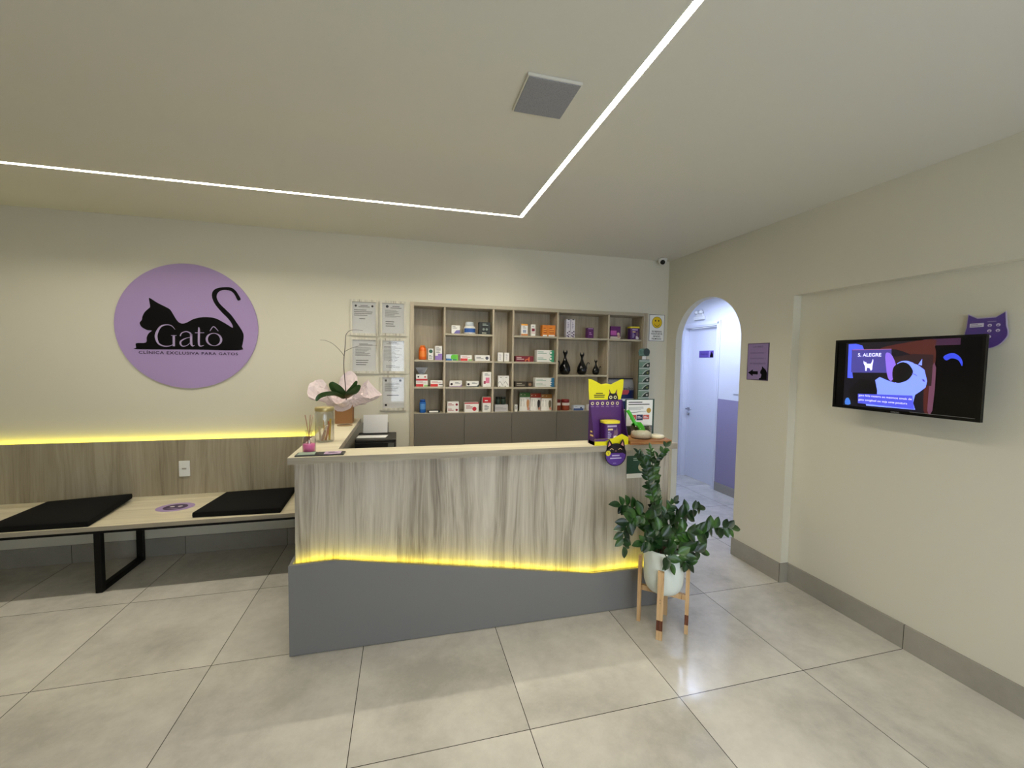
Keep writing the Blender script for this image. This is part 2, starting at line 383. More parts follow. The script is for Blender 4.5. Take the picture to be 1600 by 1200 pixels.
# yellow strip lying in the gap behind the plinth's top edge
b = MB()
path = [(.016, .512), (.245, .52), (1.87, .256), (2.43, .251)]
for (a0, h0), (a1, h1) in zip(path, path[1:]):
    o = [(1.2+a, .77+ry(1.2+a)+dy, h) for a, h in ((a0, h0), (a1, h1)) for dy in (.03, .05)]
    b.add([o[0], o[1], o[3], o[2]], [(0, 2, 3, 1)[::-1]], M_yel)
    b.add([(p[0], p[1], p[2]-.004) for p in (o[0], o[1], o[3], o[2])], [(0, 1, 2, 3)], M_yel)
b.v = [v for v in b.v]; b.build('light_strip', t)
b = MB(); b.box(1.245, 1.84, .99, 2.37, .72, .75, M_woody); b.box(1.82, 1.84, .99, 2.37, .0, .72, M_woody); b.box(1.245, 3.64, .87, 1.45, .72, .75, M_woody); b.build('desktop', t)

# ------------------------------------------------------------ wall panel, bench
t = thing('wainscot_panel', 'beige oak wall panel behind the bench with a yellow light line on top', 'panel', (-.7, BW, .5))
b = MB(); b.box(X0, 1.2, BW-.05, BW-.032, .53, 1.0, M_woodb); b.build('panel', t, bevel=.001)
b = MB(); b.box(X0+.01, 1.19, BW-.032, BW-.002, .54, .95, M_woodb); b.build('backing', t)
b = MB(); b.box(X0, 1.2, BW-.027, BW-.009, .986, .990, M_yelw); b.build('light_strip', t)
t = thing('bench', 'long oak bench on black steel legs along the back wall', 'bench', (-.5, 2.05, 0))
b = MB(); b.box(X0+.01, 1.195, 1.75, BW-.052, .468, .5, M_woodx); b.sides(M_edge).build('seat', t, bevel=.0015)
b = MB(); b.box(X0+.01, 1.195, BW-.062, BW-.0525, .5, .532, M_woodx); b.build('back_lip', t)
b = MB(); b.box(X0+.01, 1.195, 1.78, 1.81, .44, .468, M_black); b.box(X0+.01, 1.195, 2.28, 2.31, .44, .468, M_black)
for x in (-1.9, .9): b.box(x, x+.03, 1.811, 2.279, .44, .468, M_black)
b.build('rail', t)
for x in (-.307, -2.3):
    b = MB(); b.box(x, x+.042, 1.79, 1.83, 0, .44, M_black); b.box(x, x+.042, 2.27, 2.31, 0, .44, M_black); b.box(x, x+.042, 1.8305, 2.2695, 0, .04, M_black); b.build('leg', t, bevel=.002)
def cushion(cs, z, th, lift, label):
    """cs: corners front-left, front-right, back-right, back-left"""
    n = 14; rows = []; o = MB(); cx = sum(c[0] for c in cs)/4; cy = sum(c[1] for c in cs)/4
    def pt(u, v): return tuple((1-u)*(1-v)*cs[0][k]+u*(1-v)*cs[1][k]+u*v*cs[2][k]+(1-u)*v*cs[3][k] for k in (0, 1))
    def zz(u, v, top):
        l = lift[0]*(1-u)*(1-v)+lift[1]*u*(1-v)+lift[2]*u*v+lift[3]*(1-u)*v
        e = min(u, 1-u, v, 1-v); r = (1-math.exp(-e*34))
        return z+l*1+(th*(.84+.16*r)+.004*math.sin(u*PI)*math.sin(v*PI) if top else 0)
    us = [0, .008, .025]+[.025+.95*i/n for i in range(1, n)]+[.975, .992, 1]
    T = [[(*pt(u, v), zz(u, v, True)) for u in us] for v in us]; B = [[(*pt(u, v), zz(u, v, False)) for u in us] for v in us]
    o.grid(T, M_fab); o.grid([r[::-1] for r in B], M_fab)
    ring = lambda G: [G[0][i] for i in range(len(us))]+[G[j][-1] for j in range(1, len(us))]+[G[-1][i] for i in range(len(us)-2, -1, -1)]+[G[j][0] for j in range(len(us)-2, 0, -1)]
    a, c = ring(B), ring(T); mid = [tuple((p[k]+q[k])/2+(0 if k == 2 else ((p[k]-(cx, cy)[k])*.006)) for k in range(3)) for p, q in zip(a, c)]
    o.grid([a, mid, c], M_fab, closed=True)
    tag(o.build('seat_cushion', origin=(cx, cy, z)), label, 'cushion', 'black seat cushions on the bench')
cushion([(-.90, 1.765), (-.315, 1.76), (-.34, 2.30), (-.90, 2.30)], .501, .045, (0, 0, .03, .004), 'flat black seat cushion at the left end of the bench, beside the round lilac sticker')
cushion([(.30, 1.80), (.90, 1.775), (.885, 2.305), (.345, 2.30)], .501, .045, (.0, 0, .008, 0), 'flat black seat cushion on the bench next to the reception counter')
b = MB(); fr = FZ(.063, 2.085, .501)
b.prism([(.13*math.cos(i*PI/20), .105*math.sin(i*PI/20)) for i in range(40)], fr, 0, .0006, M_lil)
b.disc(fr, 0, 0, .083, P(70, 50, 84), .001, .07)
for sx in (-1, 1): b.disc(fr, sx*.028, .012, .017, WH, .0014, .011)
b.poly(fr, [(-.06, -.03), (-.02, -.045), (.03, -.045), (.06, -.03), (.03, -.034), (-.02, -.034)], P(160, 140, 180), .0014)
tag(b.build('seat_sticker', origin=(.063, 2.085, .501)), 'round lilac sticker with a dark face on the bench seat between the cushions', 'sticker')
t = thing('wall_switch', 'white single switch plate on the oak panel above the bench', 'switch', (.028, BW-.05, .755))
MB().box(-.012, .068, BW-.06, BW-.0505, .688, .822, M_white).build('plate', t, bevel=.004, seg=3)
MB().box(.012, .044, BW-.063, BW-.0605, .75, .762, mat('switch_rocker', (170, 168, 160), .4)).build('rocker', t)

# ------------------------------------------------------------ round logo sign
CAT = [(-0.31, 1.782), (-0.311, 1.804), (-0.296, 1.812), (-0.239, 1.817), (-0.233, 1.86), (-0.217, 1.895), (-0.195, 1.916), (-0.229, 1.92), (-0.264, 1.942), (-0.277, 1.966), (-0.277, 1.982), (-0.263, 2.003), (-0.258, 2.03), (-0.242, 2.066), (-0.216, 2.095), (-0.202, 2.113), (-0.207, 2.158), (-0.205, 2.185), (-0.154, 2.15), (-0.103, 2.122), (-0.065, 2.099), (-0.044, 2.064), (-0.019, 2.014), (0.003, 1.989), (0.029, 1.983), (0.06, 1.995), (0.106, 2.024), (0.16, 2.04), (0.214, 2.044), (0.269, 2.036), (0.323, 2.007), (0.369, 1.977), (0.392, 1.962), (0.399, 1.967), (0.388, 1.999), (0.361, 2.04), (0.316, 2.09), (0.271, 2.15), (0.249, 2.201), (0.246, 2.242), (0.26, 2.274), (0.292, 2.295), (0.348, 2.305), (0.394, 2.303), (0.426, 2.278), (0.444, 2.248), (0.462, 2.212), (0.455, 2.199), (0.443, 2.195), (0.434, 2.205), (0.416, 2.246), (0.393, 2.271), (0.366, 2.28), (0.324, 2.278), (0.296, 2.261), (0.282, 2.234), (0.283, 2.203), (0.303, 2.162), (0.344, 2.117), (0.389, 2.067), (0.425, 2.01), (0.462, 1.948), (0.478, 1.907), (0.477, 1.864), (0.464, 1.8), (0.44, 1.767), (0.064, 1.765), (-0.298, 1.76), (-0.308, 1.772)]
GATO = [[(-0.03, 1.932, 0.0028), (-0.055, 1.962, 0.0055), (-0.094, 1.968, 0.0074), (-0.134, 1.949, 0.0129), (-0.161, 1.897, 0.0184), (-0.165, 1.856, 0.0184), (-0.15, 1.811, 0.0129), (-0.112, 1.79, 0.0083), (-0.068, 1.793, 0.0055), (-0.037, 1.814, 0.0037)], [(-0.04, 1.88, 0.0166), (-0.042, 1.79, 0.0166)], [(-0.059, 1.88, 0.0037), (-0.02, 1.881, 0.0037)], [(0.086, 1.895, 0.0166), (0.085, 1.817, 0.0166), (0.094, 1.796, 0.0092), (0.109, 1.802, 0.0037)], [(0.006, 1.877, 0.0083), (0.018, 1.903, 0.0074), (0.05, 1.916, 0.0074), (0.078, 1.905, 0.011), (0.086, 1.884, 0.0166)], [(0.086, 1.869, 0.0037), (0.048, 1.86, 0.0055), (0.012, 1.836, 0.011), (0.007, 1.81, 0.0129), (0.024, 1.792, 0.0074), (0.056, 1.801, 0.0046), (0.085, 1.832, 0.0037)], [(0.143, 1.956, 0.0055), (0.144, 1.927, 0.0147), (0.141, 1.818, 0.0147), (0.153, 1.796, 0.0083), (0.178, 1.804, 0.0037)], [(0.114, 1.908, 0.0046), (0.182, 1.91, 0.0046)], [(0.225, 1.926, 0.0037), (0.253, 1.965, 0.0074), (0.288, 1.928, 0.0037)]]
t = thing('round_sign', 'round lilac sign with a lying black cat, on the back wall above the bench', 'sign', (.0675, BW, 1.96))
b = MB(); fr = ((0, BW-.012, 0), (1, 0, 0), (0, 0, 1)); cx, cz, cr = .0675, 1.96, .5235
b.prism([(cx+cr*math.cos(i*PI/60), cz+cr*math.sin(i*PI/60)) for i in range(120)], fr, -.011, 0, M_lil, True)
b.build('board', t)
b = MB(); b.prism(spline(CAT, 3, True), fr, .0005, .002, M_blackvinyl); b.build('cat_emblem', t)
b = MB(); mt = mat('lilac_vinyl', (176, 158, 196), .4)
for s in GATO: b.stroke(fr, s, mt, .0034)
ring = [(.254+.054*math.cos(a), 1.855+.053*math.sin(a), .004+.0125*abs(math.cos(a))**1.5) for a in [i*PI/18 for i in range(37)]]
for p, q in zip(ring, ring[1:]): b.stroke(fr, [p, q], mt, .0034)
b.text(fr, 'CLÍNICA EXCLUSIVA PARA GATOS', -.293, 1.722, .433, 1.752, mat('purple_ink', (52, 26, 62), .5), .0012, bold=.022, spacing=1.15)
b.build('lettering', t)

# ------------------------------------------------------------ framed certificates
M_frame = wood('whitewashed_wood', [(.36, (140, 130, 112)), (.46, (196, 192, 176)), (.6, (218, 214, 200))], 'z', k=3)
certs = [(1.348, 1.598, 1.924, 2.256, 'upper left framed certificate, one wide text block under two small seals', 1),
         (1.612, 1.854, 1.93, 2.256, 'upper right framed certificate, one small crest at its top left', 2),
         (1.347, 1.597, 1.572, 1.907, 'framed certificate below the upper left one, the left of the middle pair', 3),
         (1.615, 1.855, 1.574, 1.905, 'framed certificate with dense text and signature, right of the middle pair', 4),
         (1.613, 1.855, 1.22, 1.558, 'lowest framed certificate with three dark square marks', 5)]
for x0, x1, z0, z1, lb, k in certs:
    t = thing('framed_certificate', lb, 'picture', (x0, BW, z0), 'framed certificates on the back wall')
    b = MB(); fw = .022; y0, y1 = BW-.018, BW-.001
    o = [(x0, z0), (x1, z0), (x1, z1), (x0, z1)]; i_ = [(x0+fw, z0+fw), (x1-fw, z0+fw), (x1-fw, z1-fw), (x0+fw, z1-fw)]
    fr = ((0, y0, 0), (1, 0, 0), (0, 0, 1))
    for a in range(4): c = (a+1) % 4; b.prism([o[a], o[c], i_[c], i_[a]], fr, -.016, 0, M_frame)
    b.build('frame', t, bevel=.002)
    b = MB(); fr = FY(x0+fw, BW-.006, z0+fw); W_, H_ = x1-x0-2*fw, z1-z0-2*fw
    b.rect(fr, 0, 0, W_, H_, M_paper, 0)
    I = M_ink; m1 = .03
    if k == 1: b.disc(fr, .03, H_-.035, .01, M_dark); b.disc(fr, W_-.03, H_-.035, .01, M_dark); b.lines(fr, .05, H_-.05, W_-.05, H_-.025, 2, I, center=True); b.lines(fr, .015, H_-.13, W_-.015, H_-.065, 4, I, fill=.4); b.lines(fr, .06, H_-.16, W_-.06, H_-.145, 1, I)
    elif k == 2: b.disc(fr, .045, H_-.03, .013, M_dark); b.lines(fr, .07, H_-.05, W_-.02, H_-.02, 2, I, center=True); b.lines(fr, .025, .15, W_-.02, H_-.06, 9, I, fill=.35, seed=3); b.lines(fr, .03, .06, W_-.05, .12, 3, I, fill=.35, seed=4)
    elif k == 3: b.lines(fr, .06, H_-.05, W_-.02, H_-.03, 2, I); b.lines(fr, .025, .14, W_-.03, H_-.07, 8, I, fill=.35, seed=6); b.lines(fr, .03, .05, W_-.03, .11, 3, I, fill=.35, seed=9)
    elif k == 4: b.lines(fr, .03, H_-.035, W_-.04, H_-.01, 2, M_dark, fill=.3, center=True); b.lines(fr, .012, .10, W_-.02, H_-.05, 11, I, fill=.28, seed=8); b.stroke(fr, [(.05, .09, .002), (.08, .11, .002), (.09, .085, .002), (.13, .105, .002)], M_dark); b.lines(fr, .03, .03, W_-.03, .06, 2, I, fill=.3)
    else:
        for a, c in ((.02, H_-.04), (W_-.045, H_-.04), (.02, .02)): b.rect(fr, a, c, a+.02, c+.02, M_dark)
        b.lines(fr, .02, .16, W_-.04, H_-.05, 9, I, fill=.4, seed=2); b.rect(fr, .04, .12, W_-.05, .126, M_dark)
    b.build('certificate_sheet', t)
    MB().box(x0+fw, x1-fw, BW-.0092, BW-.0082, z0+fw, z1-fw, M_glass).build('glass', t)

# ------------------------------------------------------------ shelving unit
t = thing('shelving_unit', 'built-in oak display shelving with open compartments and taupe cupboard doors', 'shelf', (3.16, BW, 0))
FYY = BW-.02
b = MB()
b.box(1.889, 1.925, FYY, BW, 0, 2.258, M_shelf); b.box(4.388, 4.44, FYY, BW, 0, 2.258, M_shelf); b.box(1.925, 4.388, FYY, BW, 2.224, 2.258, M_shelfx); b.build('frame', t, bevel=.001)
b = MB(); yb = BW+ND-.02
b.box(NX0+.001, NX0+.016, BW+.001, yb, 0, NZ1-.002, M_shelf); b.box(NX1-.04, NX1-.002, BW+.001, yb, 0, NZ1-.002, M_shelf)
b.box(NX0+.016, NX1-.04, BW+.001, yb, 2.222, NZ1-.002, M_shelf); b.box(NX0+.001, NX1-.002, yb, BW+ND+.008, 0, NZ1-.002, M_shelf); b.build('carcass', t)
divs = [2.216, 2.702, 2.908, 3.389, 3.974]; dt = .009
xs = [1.925]+divs+[4.384]; ZC = 1.187
for d_ in divs: MB().box(d_-dt, d_+dt, BW-.012, yb, ZC, 2.222, M_shelf).build('divider', t)
levels = [[1.447, 1.708], [1.443, 1.705, 1.971], [1.442, 1.704], [1.441, 1.704, 1.971], [1.572, 1.966], [1.966]]
for k in range(6):
    for z in levels[k]: MB().box(xs[k]+(dt if k else 0), xs[k+1]-dt, BW-.01, yb, z-.018, z, M_shelfx).build('shelf', t)
b = MB(); b.box(1.926, 4.384, BW-.012, yb, ZC-.018, ZC, M_shelfx); b.build('cupboard_top', t)
dx = [1.926, 2.417, 2.905, 3.393, 3.885, 4.386]
for a, c in zip(dx, dx[1:]): MB().box(a+.0015, c-.0015, BW-.019, BW-.001, .08, ZC-.003, M_greydoor).build('door', t, bevel=.001)

# ------------------------------------------------------------ goods on the shelves
GY = BW+.02
def place(name, lab, cat_, x0, x1, z, group='products on the display shelves', y=GY):
    return thing(name, lab, cat_, ((x0+x1)/2, y, z), group)
def bottom_of(k, lv): return ([ZC]+levels[k])[lv]
def carton(lab, x0, x1, z, h, body, deco=None, dep=.07, name='medicine_box', y=GY, cat_='box'):
    t = place(name, lab, cat_, x0, x1, z+.0005, y=y)
    MB().box(x0, x1, y, y+dep, z+.0005, z+h, body).build('carton', t, bevel=.001)
    if deco:
        b = MB(); fr = FY(x0, y, z); deco(b, fr, x1-x0, h); b.build('front_print', t)
    return t
def d_lines(c1=M_ink, n=4): return lambda b, f, w_, h: b.lines(f, w_*.12, h*.2, w_*.88, h*.85, n, c1, fill=.35)
def d_redwhite(b, f, w_, h):
    b.rect(f, 0, 0, w_*.62, h*.42, P(206, 44, 44)); b.rect(f, w_*.68, 0, w_, h*.3, P(150, 190, 120)); b.lines(f, w_*.1, h*.55, w_*.9, h*.85, 2, P(190, 110, 110), fill=.4)
def lab_(s): return s
# first bay
z = levels[0][1]
t = place('spray_bottle', 'bright orange bottle in the left bay of the shelving', 'bottle', 1.971, 2.047, z)
b = MB(); b.lathe([(.034, .0005), (.037, .008), (.037, .095), (.03, .118), (.022, .128)], (2.009, GY+.04, z), P(232, 104, 24), n=24); b.build('bottle_body', t)
b = MB(); b.lathe([(.024, .128), (.024, .137), (.02, .14)], (2.009, GY+.04, z), P(240, 130, 50), n=20); b.build('cap', t)
b = MB(); b.grid([[(2.009+.0376*math.sin(a), GY+.04-.0376*math.cos(a), z+h) for a in [-.8+.2*i for i in range(9)]] for h in (.03, .085)], P(244, 140, 60)); b.build('label_band', t)
carton('white box with a dark green patch, middle of the left bay', 2.061, 2.111, z, .111, WH, lambda b, f, w_, h: (b.disc(f, w_*.5, h*.75, w_*.36, P(40, 90, 70)), b.lines(f, w_*.15, h*.1, w_*.85, h*.45, 3, M_ink)), .05)
carton('tall white box with a lilac foot, right of the left bay', 2.127, 2.196, z, .138, WH, lambda b, f, w_, h: (b.rect(f, 0, 0, w_, h*.3, P(150, 120, 190)), b.rect(f, w_*.4, h*.3, w_, h*.45, P(150, 120, 190)), b.lines(f, w_*.15, h*.5, w_*.85, h*.92, 5, M_ink)), .06)
z = levels[0][0]
carton('red and white box at the bottom of the stack in the left bay', 1.945, 2.058, z, .058, WH, d_redwhite)
carton('white box with a red foot on top of the stack in the left bay', 1.946, 2.053, z+.0585, .06, WH, lambda b, f, w_, h: (b.rect(f, 0, 0, w_, h*.28, RED), b.disc(f, w_*.2, h*.6, .008, M_dark), b.disc(f, w_*.8, h*.6, .008, P(180, 60, 60))), .06)
t = place('foil_pouch', 'small silver-grey pouch lying on the stacked boxes in the left bay', 'pouch', 1.945, 2.055, z+.119)
b = MB(); b.prism([(.035, .0), (.075, .0), (.112, .06), (.11, .068), (0, .068), (-.002, .06)], FY(1.945, GY+.01, z+.119), -.045, 0, mat('silver_foil', (120, 122, 126), .4)); b.build('pouch_body', t, bevel=.006)
b = MB(); b.lines(FY(1.945, GY+.01, z+.119), .02, .01, .09, .045, 3, P(70, 72, 78), seed=4); b.build('front_print', t)
carton('red and white box lying alone at the right of the left bay', 2.085, 2.203, z, .059, WH, lambda b, f, w_, h: (b.rect(f, 0, 0, w_*.6, h*.42, P(216, 50, 40)), b.rect(f, w_*.68, h*.3, w_, h*.42, M_dark), b.lines(f, w_*.1, h*.58, w_*.9, h*.85, 2, P(190, 110, 110))))
z = ZC
t = place('pill_bottle', 'blue bottle at the foot of the left bay', 'bottle', 1.98, 2.041, z)
b = MB(); b.lathe([(.028, .0005), (.031, .006), (.031, .1), (.026, .108)], (2.011, GY+.035, z), P(24, 96, 180), n=24); b.build('bottle_body', t)
b = MB(); b.lathe([(.026, .108), (.026, .127), (.023, .13)], (2.011, GY+.035, z), P(20, 80, 160), n=20); b.build('cap', t)
b = MB(); b.grid([[(2.011+.0316*math.sin(a), GY+.035-.0316*math.cos(a), z+h) for a in [-.9+.2*i for i in range(10)]] for h in (.035, .09)], P(90, 150, 214)); b.build('label_band', t)
carton('flat white strip box with black ends at the foot of the left bay', 2.061, 2.177, z, .024, P(24, 22, 22), lambda b, f, w_, h: b.rect(f, w_*.1, h*.2, w_*.85, h*.85, WH), .05)
# second bay
z = levels[1][2]
carton('small white box with a lilac corner on the top shelf', 2.286, 2.369, z, .081, WH, lambda b, f, w_, h: (b.poly(f, [(w_*.25, 0), (w_, 0), (w_, h*.45), (w_*.55, h*.4)], P(112, 104, 170)), b.lines(f, w_*.1, h*.6, w_*.7, h*.9, 2, M_ink)))
t = place('supplement_jar', 'white jar with a broad blue label on the top shelf', 'jar', 2.413, 2.537, z)
b = MB(); b.lathe([(.056, .0005), (.06, .006), (.06, .06), (.05, .078), (.04, .084)], (2.475, GY+.065, z), WH, n=28); b.build('jar_body', t)
b = MB(); b.lathe([(.043, .084), (.043, .112), (.038, .124)], (2.475, GY+.065, z), P(216, 224, 230), n=28); b.build('lid', t)
b = MB(); b.grid([[(2.475+.0606*math.sin(a), GY+.065-.0606*math.cos(a), z+h) for a in [-1.2+.2*i for i in range(13)]] for h in (.018, .058)], P(40, 84, 156)); b.build('label_band', t)
carton('black box at the right of the top shelf', 2.562, 2.675, z, .124, P(24, 30, 26), lambda b, f, w_, h: (b.lines(f, w_*.3, h*.7, w_*.85, h*.9, 2, P(150, 160, 150)), b.disc(f, w_*.4, h*.42, .012, P(120, 130, 120)), b.disc(f, w_*.68, h*.42, .012, P(120, 130, 120)), b.lines(f, w_*.25, h*.04, w_*.9, h*.2, 1, P(170, 170, 150))))
z = levels[1][1]
carton('flat box, half blue and half green, on the second shelf', 2.233, 2.351, z, .061, P(214, 226, 236), lambda b, f, w_, h: (b.rect(f, 0, 0, w_*.5, h*.3, P(40, 100, 160)), b.disc(f, w_*.62, h*.55, h*.42, P(96, 190, 50)), b.rect(f, w_*.62, 0, w_, h*.97, P(110, 196, 60)), b.rect(f, w_*.55, 0, w_*.9, h*.25, P(60, 140, 90), .0011)))
carton('flat white box with a red block on the second shelf', 2.378, 2.491, z, .055, WH, d_redwhite)
carton('long white box with a round grey mark on the second shelf', 2.524, 2.675, z, .058, WH, lambda b, f, w_, h: (b.disc(f, w_*.8, h*.5, h*.28, P(80, 80, 90)), b.lines(f, w_*.08, h*.25, w_*.6, h*.75, 2, M_ink)))
z = levels[1][0]
def d_leaf(c): return lambda b, f, w_, h: (b.poly(f, [(0, 0), (w_, 0), (w_, h*.45), (w_*.86, h*.14), (0, h*.12)], c), b.disc(f, w_*.16, h*.45, .012, M_dark), b.lines(f, w_*.45, h*.5, w_*.9, h*.8, 2, M_ink))
carton('flat white box with a lilac edge on the third shelf', 2.27, 2.393, z, .061, WH, d_leaf(P(150, 120, 160)))
carton('flat white box with a black edge on the third shelf', 2.439, 2.563, z, .058, WH, d_leaf(P(28, 40, 36)))
carton('tall white box with a pink picture on the third shelf', 2.604, 2.690, z, .151, WH, lambda b, f, w_, h: (b.rect(f, w_*.35, h*.25, w_*.8, h*.62, P(216, 120, 150)), b.rect(f, w_*.12, h*.2, w_*.35, h*.4, P(150, 60, 80)), b.lines(f, w_*.2, h*.75, w_*.85, h*.92, 2, M_ink)), .08)
z = ZC
def d_dot(b, f, w_, h): b.disc(f, w_*.82, h*.5, h*.22, P(140, 24, 44)); b.lines(f, w_*.08, h*.3, w_*.6, h*.8, 2, P(170, 90, 90))
carton('white box with a dark red dot, lower of the pair stacked at the bottom', 2.248, 2.363, z, .052, WH, d_dot, .09)
carton('white box with a dark red dot, upper of the pair stacked at the bottom', 2.249, 2.363, z+.0525, .054, WH, d_dot, .09)
carton('larger white box with a red edge and red round mark at the bottom', 2.422, 2.565, z, .097, WH, lambda b, f, w_, h: (b.rect(f, 0, h*.88, w_, h, P(190, 50, 56)), b.disc(f, w_*.7, h*.35, h*.22, P(200, 40, 56)), b.lines(f, w_*.1, h*.35, w_*.6, h*.75, 3, P(170, 90, 90))))
carton('tall white box with a red top at the bottom of the second bay', 2.607, 2.690, z, .15, WH, lambda b, f, w_, h: (b.rect(f, 0, h*.62, w_, h, P(200, 32, 40)), b.lines(f, w_*.25, h*.7, w_*.85, h*.85, 1, WH, .0012), b.lines(f, w_*.2, h*.1, w_*.8, h*.5, 4, M_ink)), .08)
# narrow bay
z = levels[2][1]
for x0, x1, s in ((2.757, 2.812, 'left'), (2.825, 2.877, 'right')): carton('small white box, the %s one of two in the narrow bay' % s, x0, x1, z, .09, WH, lambda b, f, w_, h: b.lines(f, w_*.3, h*.15, w_*.7, h*.85, 6, P(150, 140, 150), fill=.3), .05)
z = levels[2][0]
for x0, x1, s in ((2.764, 2.82, 'left'), (2.8215, 2.878, 'right')): carton('white box with slanted black stroke, the %s of two in the narrow bay' % s, x0, x1, z, .115, WH, lambda b, f, w_, h: (b.stroke(f, [(w_*.1, h*.32, .003), (w_*.35, h*.48, .003), (w_*.85, h*.15, .004)], M_dark), b.disc(f, w_*.3, h*.06, .005, M_dark), b.lines(f, w_*.3, h*.8, w_*.9, h*.92, 1, M_ink)), .06)
z = ZC
carton('plain pale grey box carrying two dark jars in the narrow bay', 2.734, 2.87, z, .072, P(196, 194, 194), lambda b, f, w_, h: b.lines(f, w_*.05, h*.3, w_*.95, h*.7, 2, P(168, 166, 168)), .1)
for x, r, s in ((2.775, .024, 'left'), (2.832, .027, 'right')):
    t = place('ointment_jar', 'dark green jar, the %s one of two on the pale grey box' % s, 'jar', x-r, x+r, z+.0725)
    MB().lathe([(r*.9, 0), (r, .005), (r, .05), (r*.85, .056)], (x, GY+.05, z+.0725), P(40, 56, 44), n=20).build('jar_body', t)
    MB().lathe([(r*.95, .056), (r*.95, .074), (r*.8, .078)], (x, GY+.05, z+.0725), P(30, 36, 32), n=20).build('lid', t)
# fourth bay
z = levels[3][2]
carton('white box with orange top and foot on the top shelf', 3.0, 3.07, z, .122, WH, lambda b, f, w_, h: (b.rect(f, 0, h*.86, w_, h, P(230, 160, 60)), b.rect(f, 0, 0, w_, h*.16, P(214, 140, 80)), b.rect(f, w_*.25, h*.25, w_*.75, h*.5, P(150, 160, 180)), b.lines(f, w_*.2, h*.6, w_*.8, h*.8, 2, M_ink)), .06)
carton('slim white box with a dark red square on the top shelf', 3.107, 3.153, z, .12, WH, lambda b, f, w_, h: (b.rect(f, w_*.15, h*.4, w_*.85, h*.65, P(130, 30, 50)), b.rect(f, w_*.1, h*.25, w_*.9, h*.3, P(200, 120, 130)), b.lines(f, w_*.2, h*.75, w_*.8, h*.9, 2, M_ink)), .045)
for x0, x1, s in ((3.230, 3.288, 'narrower left'), (3.29, 3.373, 'wider right')): carton('orange box with a white foot, the %s one of the pair' % s, x0, x1, z, .118, P(222, 130, 36), lambda b, f, w_, h: (b.rect(f, w_*.1, 0, w_*.9, h*.14, WH), b.disc(f, w_*.5, h*.55, w_*.3, P(236, 160, 60)), b.lines(f, w_*.2, h*.25, w_*.85, h*.8, 3, P(170, 80, 30), c=.0012)))
z = levels[3][1]
def d_maroon(b, f, w_, h):
    b.lines(f, w_*.06, h*.3, w_*.5, h*.85, 2, P(220, 190, 190)); k = w_*.52
    b.poly(f, [(k, h*.05), (k+.006, h*.45), (k+.03, h*.5), (k+.04, h*.8), (k+.052, h*.8), (k+.048, h*.05), (k+.04, h*.05), (k+.035, h*.35), (k+.012, h*.3), (k+.01, h*.05)], P(226, 120, 70))
carton('dark red flat box with a small orange animal on the second shelf', 2.945, 3.137, z, .058, P(122, 24, 40), d_maroon)
def d_end(c): return lambda b, f, w_, h: (b.rect(f, w_*.86, 0, w_, h, c), b.disc(f, w_*.86, h*.5, h*.42, c, .0011, h*.4), b.disc(f, w_*.8, h*.55, h*.2, WH, .0014), b.lines(f, w_*.05, h*.3, w_*.6, h*.8, 2, P(150, 180, 160)))
carton('white box with a green end, lower of the stacked pair', 3.173, 3.364, z, .062, WH, d_end(P(60, 150, 110)), .08)
carton('white box with a green end, upper of the stacked pair', 3.173, 3.364, z+.0625, .062, WH, d_end(P(60, 150, 110)), .08)
z = levels[3][0]
carton('dark brown flat box on the third shelf', 2.945, 3.068, z, .055, P(56, 46, 34), d_lines(P(200, 190, 170), 2), .06)
carton('small dark brown box with a round mark on the third shelf', 3.075, 3.134, z, .055, P(60, 48, 36), lambda b, f, w_, h: b.disc(f, w_*.5, h*.5, .016, P(130, 100, 70)), .06)
carton('white box with a blue end, lower of the stacked pair', 3.162, 3.372, z, .048, WH, d_end(P(44, 110, 150)), .08)
carton('white box with a blue end, upper of the stacked pair', 3.162, 3.372, z+.0485, .047, WH, d_end(P(44, 110, 150)), .08)
z = ZC
carton('little white box beside the three upright pouches', 2.941, 2.974, z, .07, WH, lambda b, f, w_, h: b.lines(f, w_*.2, h*.3, w_*.8, h*.8, 3, M_ink), .04)
